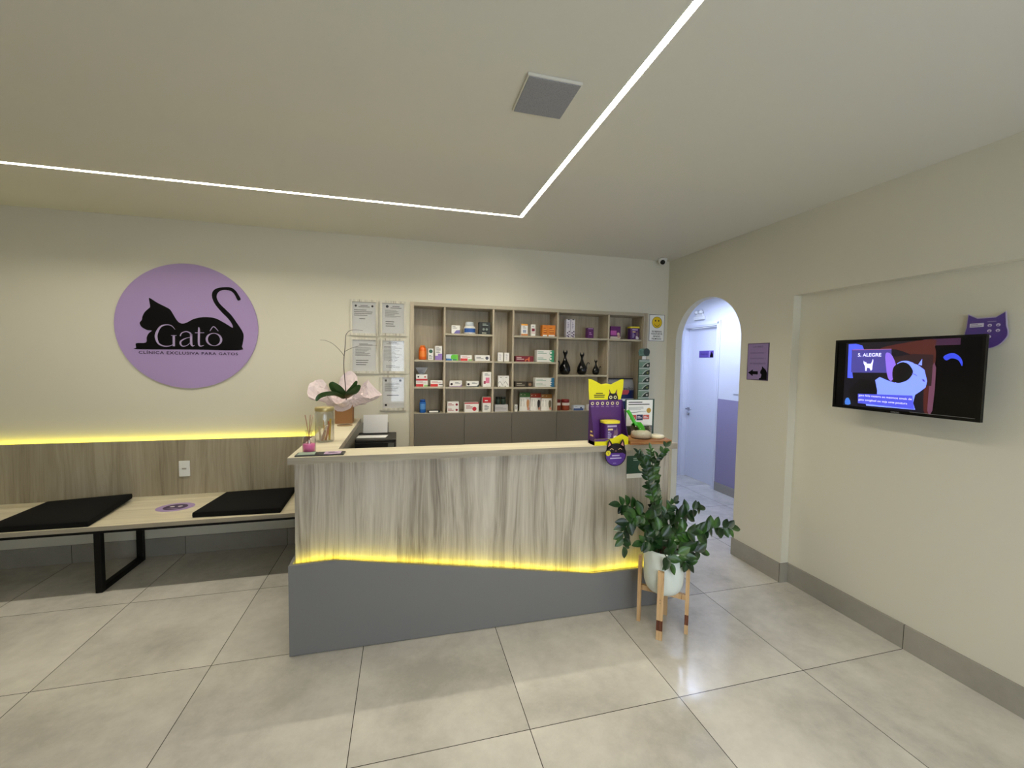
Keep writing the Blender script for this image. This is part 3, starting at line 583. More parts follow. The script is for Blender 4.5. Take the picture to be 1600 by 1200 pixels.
for x0, x1, h, c, an, s in ((3.003, 3.116, .19, (60, 110, 50), (206, 150, 100), 'green'), (3.122, 3.236, .181, (150, 44, 26), (40, 34, 36), 'red'), (3.244, 3.362, .172, (150, 100, 36), (110, 104, 84), 'ochre')):
    t = place('treat_pouch', 'upright white snack pouch with a %s head and animal picture' % s, 'pouch', x0, x1, z)
    w_ = x1-x0; rows = []
    o = MB(); sh = .012
    for i in range(9):
        v = i/8; th = .022*math.sin(PI*min(1, .25+v*.75))*(1 if v < 1 else 0)+.002
        rows.append([(x0+w_*u+sh*(v-.0), GY+.05-th*math.sin(PI*u)-.012+.03*v, z+.001+h*v) for u in [k/8 for k in range(9)]])
    back = [[(p[0], GY+.056-.012+.03*(i/8)+.004, p[2]) for p in r] for i, r in enumerate(rows)]
    o.grid(rows, WH); o.grid([r[::-1] for r in back], P(*c))
    o.grid([[r[0] for r in rows], [r[0] for r in back]], P(*c)); o.grid([[r[-1] for r in back], [r[-1] for r in rows]], P(*c)); o.build('pouch_body', t)
    o = MB(); off = lambda p: (p[0], p[1]-.0012, p[2])
    o.grid([[off(q) for q in r] for r in rows[6:9]], P(*c)); o.build('head_band', t)
    # animal and text printed on the front
    def surf(u, v):
        i = min(int(v*8), 7); f = v*8-i; k = min(int(u*8), 7); g = u*8-k
        a = [rows[i][k][q]*(1-g)+rows[i][k+1][q]*g for q in range(3)]; c2 = [rows[i+1][k][q]*(1-g)+rows[i+1][k+1][q]*g for q in range(3)]
        return (a[0]*(1-f)+c2[0]*f, a[1]*(1-f)+c2[1]*f-.0018, a[2]*(1-f)+c2[2]*f)
    o = MB(); cu, cv = .78, .38
    pts = [surf(cu+.2*math.cos(a)*(.8+.2*math.sin(a)), cv+.26*math.sin(a)) for a in [2*PI*k/16 for k in range(16)]]
    o.add([surf(cu, cv)]+pts, [(0, k+1, (k+1) % 16+1) for k in range(16)], P(*an))
    pts = [surf(.84+.12*math.cos(a), .12+.09*math.sin(a)) for a in [2*PI*k/12 for k in range(12)]]
    o.add([surf(.84, .12)]+pts, [(0, k+1, (k+1) % 12+1) for k in range(12)], P(220, 150, 130))
    for i in range(6): v = .62-.07*i; o.add([surf(.08, v), surf(.42, v), surf(.42, v+.02), surf(.08, v+.02)], [(0, 1, 2, 3)], M_ink)
    o.add([surf(.08, .86), surf(.5, .86), surf(.5, .91), surf(.08, .91)], [(0, 1, 2, 3)], P(230, 220, 180)); o.build('front_print', t)
# cat vases
def vase(x, z, k, tail, lab):
    t = place('cat_vase', lab, 'vase', x-.06, x+.06, z, 'black cat shaped vases')
    y = GY+.065; Hh = .262*k; vb = mat('black_ceramic', (8, 8, 8), .12)
    b = MB(); b.lathe([(.03*k, .0005), (.048*k, .012*k), (.058*k, .045*k), (.054*k, .08*k), (.038*k, .115*k), (.022*k, .145*k), (.013*k, .175*k), (.012*k, .19*k), (.018*k, .212*k), (.026*k, .225*k), (.024*k, .232*k), (0.001, .226*k)], (x, y, z), vb, n=32); b.build('body', t)
    for s in (-1, 1):
        b = MB(); b.lathe([(.009*k, .22*k), (.0075*k, .238*k), (.001, .258*k)], (x+s*.018*k, y, z), vb, n=12, sy=.6); b.build('ear', t)
    b = MB(); s = tail
    b.tube(spline([(x+s*.04*k, y, z+.04*k), (x+s*.062*k, y, z+.07*k), (x+s*.06*k, y, z+.1*k), (x+s*.066*k, y, z+.13*k), (x+s*.084*k, y, z+.138*k), (x+s*.092*k, y, z+.12*k)], 5), .0055*k, vb); b.build('tail', t)
z = levels[4][0]
vase(3.516, z, 1.04, -1, 'tallest black cat vase, left of the three, tail to the left')
vase(3.712, z, .95, 1, 'middle black cat vase of the three, tail to the right')
vase(3.878, z, .66, 1, 'smallest black cat vase, right of the three')
z = levels[4][1]
for x0, x1, s in ((3.494, 3.541, 'left'), (3.546, 3.593, 'right')): carton('tall slim white box with dark swirls, the %s one of the pair' % s, x0, x1, z, .194, P(210, 206, 216), lambda b, f, w_, h: (b.rect(f, w_*.35, h*.96, w_*.8, h*.995, M_dark), b.lines(f, w_*.3, h*.5, w_*.7, h*.85, 4, P(130, 120, 150)), [b.disc(f, w_*q[0], h*q[1], .008, P(90, 74, 100)) for q in ((.3, .1), (.7, .17), (.35, .26), (.75, .33), (.6, .06))]), .06)
carton('small purple box on the top shelf above the vases', 3.742, 3.812, z, .112, P(84, 30, 92), lambda b, f, w_, h: (b.rect(f, w_*.1, h*.88, w_*.9, h*.95, P(190, 160, 200)), b.lines(f, w_*.25, h*.3, w_*.75, h*.6, 2, P(200, 150, 200))), .06)
z = ZC
for x, r, s in ((3.432, .03, 'left'), (3.517, .046, 'right')):
    t = place('snack_jar', 'reddish brown jar with a white label, the %s one of two at the bottom' % s, 'jar', x-r, x+r, z)
    MB().lathe([(r*.94, .0005), (r, .006), (r, .075), (r*.9, .085)], (x+.006, GY+.055, z), P(146, 62, 34), n=28).build('jar_body', t)
    MB().lathe([(r*.95, .085), (r*.98, .089), (r*.98, .112), (r*.9, .117)], (x+.006, GY+.055, z), P(120, 24, 24), n=28).build('lid', t)
    b = MB(); b.grid([[(x+.006+(r+.0006)*math.sin(a), GY+.055-(r+.0006)*math.cos(a), z+h) for a in [-1.2+.2*i for i in range(13)]] for h in (.055, .083)], P(226, 214, 206)); b.build('label_band', t)
carton('small flat white and blue box at the bottom beside the reddish jars', 3.6, 3.725, z, .054, P(206, 214, 224), lambda b, f, w_, h: (b.rect(f, 0, 0, w_*.9, h*.42, P(60, 84, 140)), b.disc(f, w_*.68, h*.55, .01, P(50, 60, 90)), b.lines(f, w_*.08, h*.7, w_*.5, h*.85, 1, M_ink)))
carton('narrow white box at the bottom, half behind the purple display', 3.767, 3.81, z, .059, WH, d_lines(), .05)
z = levels[5][0]
carton('purple and pink box with a white foot on the top right shelf', 4.009, 4.132, z, .138, P(96, 34, 100), lambda b, f, w_, h: (b.rect(f, 0, 0, w_, h*.2, P(214, 204, 190)), b.rect(f, 0, h*.32, w_*.6, h*.66, P(190, 90, 170)), b.disc(f, w_*.78, h*.4, .016, P(214, 190, 170)), b.rect(f, w_*.7, h*.1, w_*.92, h*.35, P(200, 160, 140), .0011)))
def can(name, lab, x, y, z, w_, h, group=None):
    t = thing(name, lab, 'tub', (x, y, z), group)
    rr = [(w_/2*math.copysign(abs(math.cos(a))**.45, math.cos(a)), w_*.38*math.copysign(abs(math.sin(a))**.45, math.sin(a))) for a in [2*PI*i/40 for i in range(40)]]
    pu = P(76, 34, 104); ye = P(236, 220, 60)
    b = MB(); b.prism(rr, FZ(x, y, z), .0005, h*.88, pu, True); b.build('tub_body', t)
    b = MB(); b.prism([(p[0]*1.06, p[1]*1.06) for p in rr], FZ(x, y, z), h*.88, h, ye, True); b.build('lid', t, bevel=.003)
    b = MB(); f = FY(x-w_*.4, y-w_*.381, z+h*.04); W_, H_ = w_*.8, h*.8
    b.rect(f, W_*.06, H_*.84, W_*.8, H_*.95, P(190, 170, 210)); b.rect(f, W_*.1, H_*.64, W_*.5, H_*.74, P(232, 210, 150)); b.lines(f, W_*.1, H_*.1, W_*.4, H_*.58, 4, P(190, 180, 220))
    b.poly(f, [(W_*.52, H_*.0), (W_*.5, H_*.3), (W_*.58, H_*.42), (W_*.6, H_*.7), (W_*.68, H_*.62), (W_*.76, H_*.66), (W_*.82, H_*.84), (W_*.9, H_*.5), (W_*.88, H_*.3), (W_*.98, H_*.0)], P(120, 90, 110)); b.poly(f, [(W_*.55, 0), (W_*.56, H_*.28), (W_*.75, H_*.3), (W_*.95, H_*.12), (W_*.9, 0)], P(224, 214, 226), .0012)
    b.build('front_print', t)
can('treat_tub', 'purple tub with a yellow lid on the top right shelf', 4.322, GY+.055, z, .115, .145, 'products on the display shelves')
# big food bag
z = ZC; t = place('pet_food_bag', 'large dark blue food bag with a grey top in the right bay', 'bag', 4.0, 4.345, z)
b = MB(); x0, x1, h = 4.02, 4.355, .335; rows = []
for i in range(15):
    v = i/14; bul = math.sin(PI*min(1, .12+v*.88))**.5 if v < 1 else 0
    sq = .0 if v < .8 else (v-.8)*.12
    rows.append([(x0+sq+(x1-x0-2*sq)*u, GY+.07-(.055*bul)*math.sin(PI*u)**.5-.004, z+.001+h*v) for u in [k/12 for k in range(13)]])
bk = [[(p[0], GY+.075, p[2]) for p in r] for r in rows]
mg = P(150, 152, 156); mb_ = P(28, 40, 92); mr = P(190, 70, 84); mw = P(214, 216, 222)
for i in range(14):
    m_ = mg if i >= 9 else mb_
    if i in (4,): m_ = mw
    b.grid(rows[i:i+2], m_)
b.grid([r[::-1] for r in bk], mb_); b.grid([[r[0] for r in rows], [r[0] for r in bk]], mb_); b.grid([[r[-1] for r in bk], [r[-1] for r in rows]], mb_); b.build('bag_body', t)
b = MB(); b.box(x0+.02, x1-.02, GY+.055, GY+.078, z+h, z+h+.014, P(40, 40, 44)); b.build('top_seal', t)
b = MB(); f = FY(4.13, GY-.0005, z+.17); b.poly(f, [(.02, 0), (.11, .0), (.13, .03), (.12, .05), (.03, .05), (.0, .03)], mr, .002); f = FY(4.1, GY-.002, z+.215); b.text(f, 'seleção', .02, 0, .2, .04, P(50, 50, 58), .002); b.build('front_print', t)

# ------------------------------------------------------------ brochure rack on the frame of the shelving
t = thing('brochure_rack', 'slim hanging rack of green brochures beside the smiley notice', 'rack', (4.4, BW-.03, 1.15))
MB().box(4.335, 4.468, BW-.032, BW-.024, 1.16, 1.748, P(60, 84, 66)).build('backing', t)
b = MB(); b.box(4.378, 4.425, BW-.031, BW-.025, 1.748, 1.79, WH); b.build('stem', t)
b = MB(); f = FY(0, BW-.034, 0); b.disc(f, 4.362, 1.826, .034, P(104, 134, 120), 0, .042); b.disc(f, 4.428, 1.83, .04, P(58, 70, 64), .001, .042); b.rect(f, 4.35, 1.785, 4.45, 1.8, P(90, 120, 104), .0005); b.lines(f, 4.34, 1.81, 4.38, 1.85, 3, P(60, 100, 80), .002)
b.prism([(4.335, 1.79), (4.46, 1.79), (4.468, 1.83), (4.44, 1.87), (4.35, 1.866), (4.328, 1.83)], f, -.006, -.001, P(90, 120, 104)); b.build('header', t)
for k in range(7):
    zt = 1.74-.082*k; hgt = .075
    b = MB(); b.box(4.337, 4.466, BW-.044, BW-.033, zt-hgt, zt, P(128, 152, 132)); f = FY(4.337, BW-.044, zt-hgt); w_ = .129
    b.rect(f, 0, hgt*.82, w_, hgt, P(190, 200, 190)); b.poly(f, [(w_*.35, 0), (w_*.5, hgt*.3), (w_*.7, hgt*.55), (w_, hgt*.7), (w_, 0)], P(50, 60, 46), .0009)
    b.poly(f, [(w_*.35, 0), (w_*.5, hgt*.3), (w_*.7, hgt*.55), (w_, hgt*.7), (w_, hgt*.78), (w_*.66, hgt*.64), (w_*.44, hgt*.36), (w_*.27, 0)], P(206, 214, 200), .0007)
    b.disc(f, w_*.8, hgt*.25, .012, P(206, 200, 186) if k % 2 == 0 else P(120, 130, 70), .0012); b.lines(f, w_*.06, hgt*.2, w_*.3, hgt*.6, 3, P(90, 140, 110)); b.build('brochure', t)

# smiley notice
t = thing('smiley_notice', 'white notice with a yellow smiley on the back wall next to the shelving', 'sign', (4.56, BW, 2.1))
b = MB(); b.box(4.467, 4.659, BW-.006, BW-.0005, 1.955, 2.249, M_paper); f = FY(4.467, BW-.006, 1.955); W_, H_ = .192, .294; bk_ = P(40, 44, 70)
for q in ((0, 0, W_, .004), (0, H_-.004, W_, H_), (0, 0, .004, H_), (W_-.004, 0, W_, H_)): b.rect(f, *q, bk_)
b.build('board', t)
b = MB(); cx, cz = .097, .208; b.disc(f, cx, cz, .064, P(40, 34, 10), .0008); b.disc(f, cx, cz, .060, P(232, 196, 24), .0012)
for s in (-1, 1): b.disc(f, cx+s*.02, cz+.018, .008, P(60, 30, 16), .0016, .011)
b.stroke(f, [(cx-.038, cz-.012, .003), (cx-.022, cz-.034, .006), (cx, cz-.042, .007), (cx+.022, cz-.034, .006), (cx+.038, cz-.012, .003)], P(90, 50, 16), .0016); b.build('smiley_face', t)
b = MB()
for i, s in enumerate(('SORRIA!', 'VOCÊ ESTÁ', 'SENDO', 'FILMADO')):
    hw = (.062, .072, .045, .06)[i]; zz = .098-.027*i; b.text(f, s, cx-hw, zz, cx+hw, zz+(.018 if i != 1 else .024), M_dark, bold=.02)
b.build('lettering', t)

# ------------------------------------------------------------ purple display with cat ears
t = thing('counter_display', 'purple cardboard display with a yellow cat-eared header on the counter', 'display', (3.19, .82, SZ))
PU, PU2, YE = P(84, 40, 112, .4), P(66, 30, 92, .4), P(232, 224, 20, .4)
x0, x1, yf, yk = 3.066, 3.316, .772, .872
b = MB(); b.box(x0, x1, yf, yf+.003, SZ+.001, SZ+.045, YE); b.box(x0, x1, yf+.003, yk-.004, SZ+.001, SZ+.026, PU); fr = FY(x0, yf, SZ)
b.prism([(0, .03), (.07, .028), (.13, .045), (.2, .075), (.25, .05), (.25, .045), (0, .044)], FY(x0, yf+.0031, SZ), .0, .003, YE)
b.poly(fr, [(0, .045), (0, .03), (.07, .028), (.115, .045)], PU, .0036); b.build('tray', t)
fr = ((0, yk, 0), (1, 0, 0), (0, 0, 1)); cxm = (x0+x1)/2
hd = [(x0, 1.45), (x0-.006, 1.52), (x0-.008, 1.594), (x0+.01, 1.592), (x0+.05, 1.575), (x0+.085, 1.556), (cxm, 1.562), (x1-.085, 1.556), (x1-.05, 1.575), (x1-.01, 1.592), (x1+.008, 1.592), (x1+.004, 1.52), (x1-.012, 1.45)]
b = MB(); b.prism(hd, fr, -.004, 0, YE)
b.lines(FY(x0, yk, 1.45), .03, .012, .118, .05, 3, P(60, 60, 20), .001, center=True); b.build('header', t)
b = MB(); b.prism([(x0, SZ+.001), (x1, SZ+.001), (x1, 1.45), (x0, 1.45)], fr, -.004, 0, PU)
for i in range(6): b.disc(fr, x0+.024+.038*i, 1.424, .0115, P(226, 214, 170), .001); b.disc(fr, x0+.024+.038*i, 1.424, .006, PU2, .0014); b.rect(fr, x0+.012+.038*i, 1.4, x0+.036+.038*i, 1.404, P(150, 120, 170))
b.build('back_panel', t)
for x in (x0, x1-.004):
    b = MB(); b.prism([(yf+.001, SZ+.001), (yk-.005, SZ+.001), (yk-.005, 1.448), (yk-.02, 1.40), (yf+.03, 1.26), (yf+.001, 1.20)], ((x, 0, 0), (0, 1, 0), (0, 0, 1)), 0, .004, PU2)
    if x == x0: b.lines(((x0, yk-.01, 1.2), (0, -1, 0), (0, 0, 1)), .02, .0, .07, .05, 2, P(226, 200, 120), .001)
    b.build('side_panel', t)
b = MB(); cx, cz = x0+.177, 1.452; bl = P(26, 16, 22)
hpts = [(cx-.038, cz-.006)]+spline([(cx-.038, cz), (cx-.036, cz+.02), (cx-.03, cz+.032)], 4)+[(cx-.028, cz+.07), (cx-.018, cz+.045)]+[(cx-.008, cz+.04), (cx+.008, cz+.04), (cx+.018, cz+.045), (cx+.03, cz+.07), (cx+.032, cz+.032), (cx+.038, cz+.02), (cx+.04, cz), (cx+.04, cz-.006)]
b.prism(hpts, fr, .0005, .003, bl)
for s in (-1, 1):
    b.disc(fr, cx+s*.017, cz+.014, .0115, P(230, 226, 180), .0036); b.disc(fr, cx+s*.017, cz+.014, .006, bl, .0042); b.poly(fr, [(cx+s*.024, cz+.042), (cx+s*.031, cz+.04), (cx+s*.0285, cz+.062)], P(200, 130, 130), .0036)
b.build('cat_picture', t)
can('treat_tub', 'purple tub with a yellow lid standing inside the purple display', 3.2, .82, SZ+.0265, .115, .135)
# cat face price tag hanging from the counter edge
t = thing('shelf_talker', 'round black and purple cat-face tag hanging on the counter edge', 'tag', (3.213, .755, 1.09))
f = ((0, .7525, 0), (1, 0, 0), (0, 0, 1)); cx, cz = 3.213, 1.088
b = MB(); face = [(cx+.079*math.cos(a), cz+.078*math.sin(a)) for a in [2*PI*i/48 for i in range(48)]]; b.prism(face, f, -.002, 0, bl, True)
for s in (-1, 1): b.prism([(cx+s*.07, cz+.03), (cx+s*.025, cz+.07), (cx+s*.038, cz+.092), (cx+s*.051, cz+.105), (cx+s*.062, cz+.085)], f, -.002, 0, bl)
b.build('tag_card', t)
b = MB(); b.poly(f, [(cx+.073*math.cos(a), cz+.073*math.sin(a)) for a in [PI+.0+PI*i/24 for i in range(25)]]+[(cx+.05, cz+.012), (cx-.045, cz+.012)], P(86, 50, 140), .0008)
for s in (-1, 1):
    b.poly(f, [(cx+s*.058, cz+.055), (cx+s*.037, cz+.068), (cx+s*.05, cz+.09)], P(206, 140, 140)); b.stroke(f, [(cx+s*.045, cz+.034, .003), (cx+s*.032, cz+.043, .0045), (cx+s*.018, cz+.034, .003)], P(224, 190, 140))
b.poly(f, [(cx-.006, cz+.028), (cx+.006, cz+.028), (cx, cz+.022)], P(216, 150, 130)); b.disc(f, cx-.056, cz+.012, .018, P(226, 210, 40), .0012); b.text(f, 'Y', cx-.063, cz+.003, cx-.05, cz+.02, bl, .0016)
b.lines(f, cx-.045, cz-.032, cx+.045, cz+.004, 2, P(190, 180, 214), .0013, center=True); b.lines(f, cx-.02, cz-.062, cx+.02, cz-.052, 1, P(150, 130, 190), .0013); b.build('tag_print', t)
# green leaflet on the counter front
yy = .84+ry(3.42)
t = thing('front_leaflet', 'dark green leaflet with a white foot stuck on the counter front behind the plant', 'leaflet', (3.42, yy, .98))
b = MB(); b.box(3.338, 3.53, yy-.003, yy-.0008, .9, 1.058, P(34, 72, 52)); f = FY(3.338, yy-.003, .9); b.rect(f, 0, 0, .192, .032, WH); b.disc(f, .12, .075, .03, P(190, 180, 150)); b.lines(f, .05, .12, .16, .145, 2, P(170, 190, 176)); b.build('sheet', t)

# wooden board with bowl, scoop, puck
b = MB(); M_board = wood('rustic_wood', [(.3, (92, 50, 24)), (.48, (150, 96, 52)), (.62, (196, 150, 96))], 'x', k=2)
b.prism([(3.322, .752), (3.4, .746), (3.5, .742), (3.634, .738), (3.672, .965), (3.55, .968), (3.325, .97)], FZ(0, 0, SZ), .0008, .026, M_board)
tag(b.build('wooden_board', bevel=.003, origin=(3.49, .86, SZ)), 'brown rustic wooden board on the right end of the counter', 'board')
ZB = SZ+.0268; bc = (3.46, .85, ZB)
t = thing('glass_bowl', 'low clear glass bowl of cream litter pellets on the wooden board', 'bowl', bc)
b = MB(); b.lathe([(.066, 0), (.072, .004), (.073, .09), (.0705, .09), (.0695, .007), (.001, .006)], bc, M_glass, n=40); b.build('bowl_wall', t)
b = MB(); b.lathe([(.068, .008), (.069, .04), (.05, .052), (.02, .056), (.001, .057)], bc, plaster('cream_pellets', (242, 234, 204), .9, .7, 220), n=36); o = b.build('pellets', t); o['kind'] = 'stuff'
t = thing('litter_scoop', 'bright green plastic scoop standing in the glass bowl', 'scoop', (3.42, .85, ZB+.06))
gm = mat('green_plastic', (70, 190, 40), .3)
b = MB(); pts = [(3.352, .862, 1.375), (3.375, .86, 1.345), (3.40, .856, 1.30), (3.418, .852, 1.27)]
f_ = spline(pts, 4); L_ = [(p[0]-.009, p[1]+.006, p[2]-.004) for p in f_]; R_ = [(p[0]+.011, p[1]-.006, p[2]+.005) for p in f_]
b.grid([L_, [(p[0], p[1]-.006, p[2]) for p in f_], R_], gm); b.grid([R_, [(p[0], p[1]+.004, p[2]-.003) for p in f_], L_], gm); b.build('handle', t)
b = MB(); rows = []
for i in range(7):
    v = i/6; a = (3.392+.038*v, 1.292-.062*v); hw_ = .030+.008*math.sin(PI*v)
    rows.append([(a[0]+.022+hw_*k/3, .842+.012*(1-abs(k)/3)-.004*k, a[1]+.006*k/3*(1-v)-.002*abs(k)) for k in range(-3, 4)])
b.grid(rows, gm); b.grid([[(p[0]+.0015, p[1], p[2]-.003) for p in r][::-1] for r in rows], gm); b.build('blade', t)
b = MB(); b.lathe([(.047, 0), (.049, .004), (.049, .016), (.044, .021), (.001, .022)], (3.585, .842, ZB), mat('cream_lid', (236, 230, 200), .35), n=36)
tag(b.build('round_dish', origin=(3.585, .842, ZB)), 'cream round flat dish on the wooden board right of the glass bowl', 'dish')
# table sign
t = thing('tabletop_sign', 'white information sign on a dark green stand at the back of the counter', 'sign', (3.52, .945, SZ))
MB().box(3.4, 3.64, .9715, .9755, SZ+.001, 1.442, P(44, 74, 62)).build('backing', t)
b = MB(); b.box(3.41, 3.625, .9695, .971, 1.245, 1.436, M_paper); f = FY(3.41, .9695, 1.245)
b.lines(f, .014, .15, .2, .182, 2, M_dark, fill=.4); b.lines(f, .014, .115, .15, .142, 3, M_ink, fill=.3, seed=6); b.disc(f, .183, .112, .019, P(190, 150, 70))
b.stroke(f, [(.03, .098, .003), (.08, .1, .004), (.12, .105, .003), (.16, .104, .002)], P(90, 90, 100)); b.rect(f, .03, .046, .08, .08, P(196, 70, 70)); b.rect(f, .083, .04, .135, .082, P(40, 44, 84)); b.rect(f, .138, .046, .188, .08, P(200, 90, 80))
for a in (.035, .09, .143): b.lines(f, a, .052, a+.038, .074, 2, P(226, 214, 220), .0012)
b.lines(f, .09, .02, .14, .028, 1, M_ink); b.build('info_sheet', t)
MB().box(3.42, 3.62, .9695, .971, 1.16, 1.243, thin_glass('clear_acrylic', .8)).build('pocket', t)

# ------------------------------------------------------------ left end of the counter
# dark tray with cards
b = MB(); b.box(1.235, 1.495, .79, .875, SZ+.001, SZ+.007, P(46, 46, 44)); t = b.build('desk_tray', bevel=.001, origin=(1.36, .83, SZ)); tag(t, 'slim dark tray at the left front corner of the counter', 'tray')
for x0, x1, c, lb, pr in ((1.245, 1.335, (150, 170, 150), 'pale green card lying on the dark tray under the pink diffuser', None), (1.385, 1.475, (196, 170, 196), 'lilac card lying on the right end of the dark tray', 1)):
    b = MB(); b.box(x0, x1, .8, .868, SZ+.0075, SZ+.0095, P(*c)); 
    if pr: b.lines(FZ(x0, .8, SZ+.0095), .02, .015, .075, .055, 2, P(90, 80, 110))
    tag(b.build('business_card', origin=(x0, .8, SZ+.0075)), lb, 'card', 'cards on the dark tray')
# reed diffuser
dc = (1.287, .872+.04, SZ+.0005); t = thing('reed_diffuser', 'small glass reed diffuser with pink liquid at the counter corner', 'diffuser', dc)
b = MB(); b.lathe([(.034, 0), (.037, .004), (.037, .078), (.03, .094), (.017, .102), (.016, .118), (.021, .12), (.021, .13), (.0155, .13), (.0135, .118), (.0145, .103), (.027, .092), (.034, .077), (.034, .006), (.001, .006)], dc, M_glass, n=36); b.build('bottle_glass', t)
b = MB(); b.lathe([(.0335, .0065), (.0335, .05), (.001, .05)], dc, mat('pink_liquid', (255, 120, 186), .15), n=32); b.build('liquid', t)
for k in range(5):
    a = k*1.3; b = MB(); b.tube([(dc[0]-.02*math.cos(a), dc[1]-.02*math.sin(a), dc[2]+.01), (dc[0]+.006*math.cos(a), dc[1]+.006*math.sin(a), dc[2]+.125), (dc[0]+.024*math.cos(a), dc[1]+.02*math.sin(a), dc[2]+.222)], .0016, P(150, 104, 84), n=6); b.build('reed', t)
# jar with golden lid
jc = (1.315, 1.25, SZ+.0005); t = thing('glass_jar', 'tall clear glass jar with a golden lid on the counter', 'jar', jc)
b = MB(); b.lathe([(.056, 0), (.06, .004), (.06, .19), (.055, .204), (.052, .206), (.057, .189), (.0575, .006), (.001, .006)], jc, M_glass, n=40); b.build('jar_glass', t)
b = MB(); b.lathe([(.058, .206), (.06, .208), (.06, .23), (.057, .233), (.001, .233)], jc, mat('brushed_gold', (196, 180, 130), .3, metal=.7), n=40); b.build('lid', t)
for k, (dx_, dy_, tx, ty, h, c, wd) in enumerate([(-.025, .0, -.035, .01, .1, (214, 196, 160), .012), (-.02, -.02, .02, -.02, .11, (220, 206, 190), .014), (.0, .01, -.01, .02, .14, (226, 190, 120), .008), (.01, -.015, .03, -.01, .12, (190, 130, 90), .012), (.03, .0, .036, .01, .15, (216, 180, 50), .012), (.025, .02, .02, .03, .13, (206, 110, 60), .01), (-.01, -.03, .01, -.036, .08, (186, 150, 130), .014)]):
    p0 = Vector((jc[0]+dx_, jc[1]+dy_, jc[2]+.008)); p1 = Vector((jc[0]+tx, jc[1]+ty, jc[2]+h)); d_ = (p1-p0).normalized(); sd = Vector((wd/2, 0, 0)); th = Vector((0, .002, 0))
    b = MB(); vs = [p0-sd-th, p0+sd-th, p0+sd+th, p0-sd+th, p1-sd-th, p1+sd-th, p1+sd+th, p1-sd+th]; b.add(vs, [(0, 3, 2, 1), (4, 5, 6, 7), (0, 1, 5, 4), (1, 2, 6, 5), (2, 3, 7, 6), (3, 0, 4, 7)], P(*c))
    tag(b.build('snack_stick', origin=tuple(p0)), 'slim coloured sachet or stick standing in the glass jar', 'sachet', 'sachets in the glass jar')
b = MB(); b.prism([(.06*math.cos(a), .045*math.sin(a)) for a in [2*PI*i/32 for i in range(32)]], FZ(1.355, 1.93, SZ), .0008, .008, P(150, 128, 96)); b.prism([(.045*math.cos(a), .032*math.sin(a)) for a in [2*PI*i/32 for i in range(32)]], FZ(1.355, 1.93, SZ), .008, .0085, P(70, 52, 38))
tag(b.build('coaster', origin=(1.355, 1.93, SZ)), 'flat brown oval coaster on the counter in front of the orchid', 'coaster')
# orchid
ox0, ox1, oy0, oy1 = 1.262, 1.402, 2.04, 2.18
t = thing('potted_orchid', 'orchid without flowers in a kraft box with crumpled pink wrapping, on the counter', 'plant', (1.332, 2.11, SZ))
b = MB(); b.box(ox0, ox1, oy0, oy1, SZ+.001, SZ+.165, mat('kraft_board', (160, 116, 74), .8)); b.build('kraft_box', t, bevel=.002)
# wrapping: crumpled flaring sheet
M_wrap = mat('pink_cellophane', (232, 216, 218), .25)
M_wrap.node_tree.nodes['Principled BSDF'].inputs['Transmission Weight'].default_value = 0.15
b = MB(); rn = random.Random(5); rows = []; n = 72
ph = [rn.uniform(0, 6) for _ in range(6)]
ocx, ocy = 1.332, 2.11
for i in range(13):
    v = i/12; row = []
    for k in range(n):
        a = 2*PI*k/n
        lobe = .75+.32*math.cos(4*a+.6)*v+.12*math.sin(7*a+ph[0])*v
        r = .052+(.20*v**.75)*lobe+.012*math.sin(13*a+ph[1]+v*5)*v+.009*rn.uniform(-1, 1)*v
        zt = .135+.19*v**1.15*(.82+.3*math.cos(5*a+ph[2]))*(1+.45*math.sin(a))+.014*math.sin(11*a+ph[3]-v*7)*v+.006*rn.uniform(-1, 1)
        row.append((ocx+r*math.cos(a)*1.12, ocy+r*math.sin(a)*.8, SZ+zt))
    rows.append(row)
b.grid(rows, M_wrap, smooth=False, closed=True)
b.grid([[(p[0]-.001*math.copysign(1, p[0]-ocx), p[1], p[2]-.0012) for p in r][::-1] for r in rows], M_wrap, smooth=False, closed=True)
b.poly(FY(ox0, oy0, SZ), [(-.002, .166), (.142, .166), (.13, .135), (.1, .118), (.06, .105), (.02, .108), (-.002, .125)], M_wrap, .003); b.build('wrapping', t)
M_leaf = mat('orchid_leaf', (46, 78, 34), .3)
def orchid_leaf(pts, wd, roll):
    q = spline(pts, 6); n = len(q); rows = []
    for i, p in enumerate(q):
        v = i/(n-1); w_ = wd*math.sin(PI*min(1, .12+.86*v))**.6*(1 if v < 1 else .1)
        d_ = Vector(q[min(i+1, n-1)])-Vector(q[max(i-1, 0)]); s = d_.cross(Vector(roll)).normalized(); nn = s.cross(d_).normalized()
        rows.append([Vector(p)+s*w_*u+nn*(.18*w_*(u*u)) for u in (-1, -.6, -.2, .2, .6, 1)])
    b = MB(); b.grid(rows, M_leaf); b.grid([[p-Vector((0, .0, .003)) for p in r][::-1] for r in rows], M_leaf); b.build('leaf', t)
bz = SZ+.215
orchid_leaf([(1.335, 2.09, bz), (1.28, 1.98, bz+.045), (1.22, 1.92, bz+.05), (1.17, 1.89, bz+.035), (1.145, 1.88, bz+.0)], .024, (0, .9, .5))
orchid_leaf([(1.335, 2.10, bz), (1.305, 2.0, bz+.06), (1.27, 1.96, bz+.105), (1.24, 1.95, bz+.145)], .044, (0, 1, .4))
orchid_leaf([(1.345, 2.10, bz), (1.38, 2.0, bz+.05), (1.42, 1.96, bz+.1), (1.45, 1.94, bz+.16)], .026, (-.3, 1, .5))
orchid_leaf([(1.345, 2.11, bz), (1.39, 2.0, bz+.04), (1.44, 1.95, bz+.08), (1.475, 1.93, bz+.125)], .034, (-.3, 1, .6))
st = P(56, 44, 40)
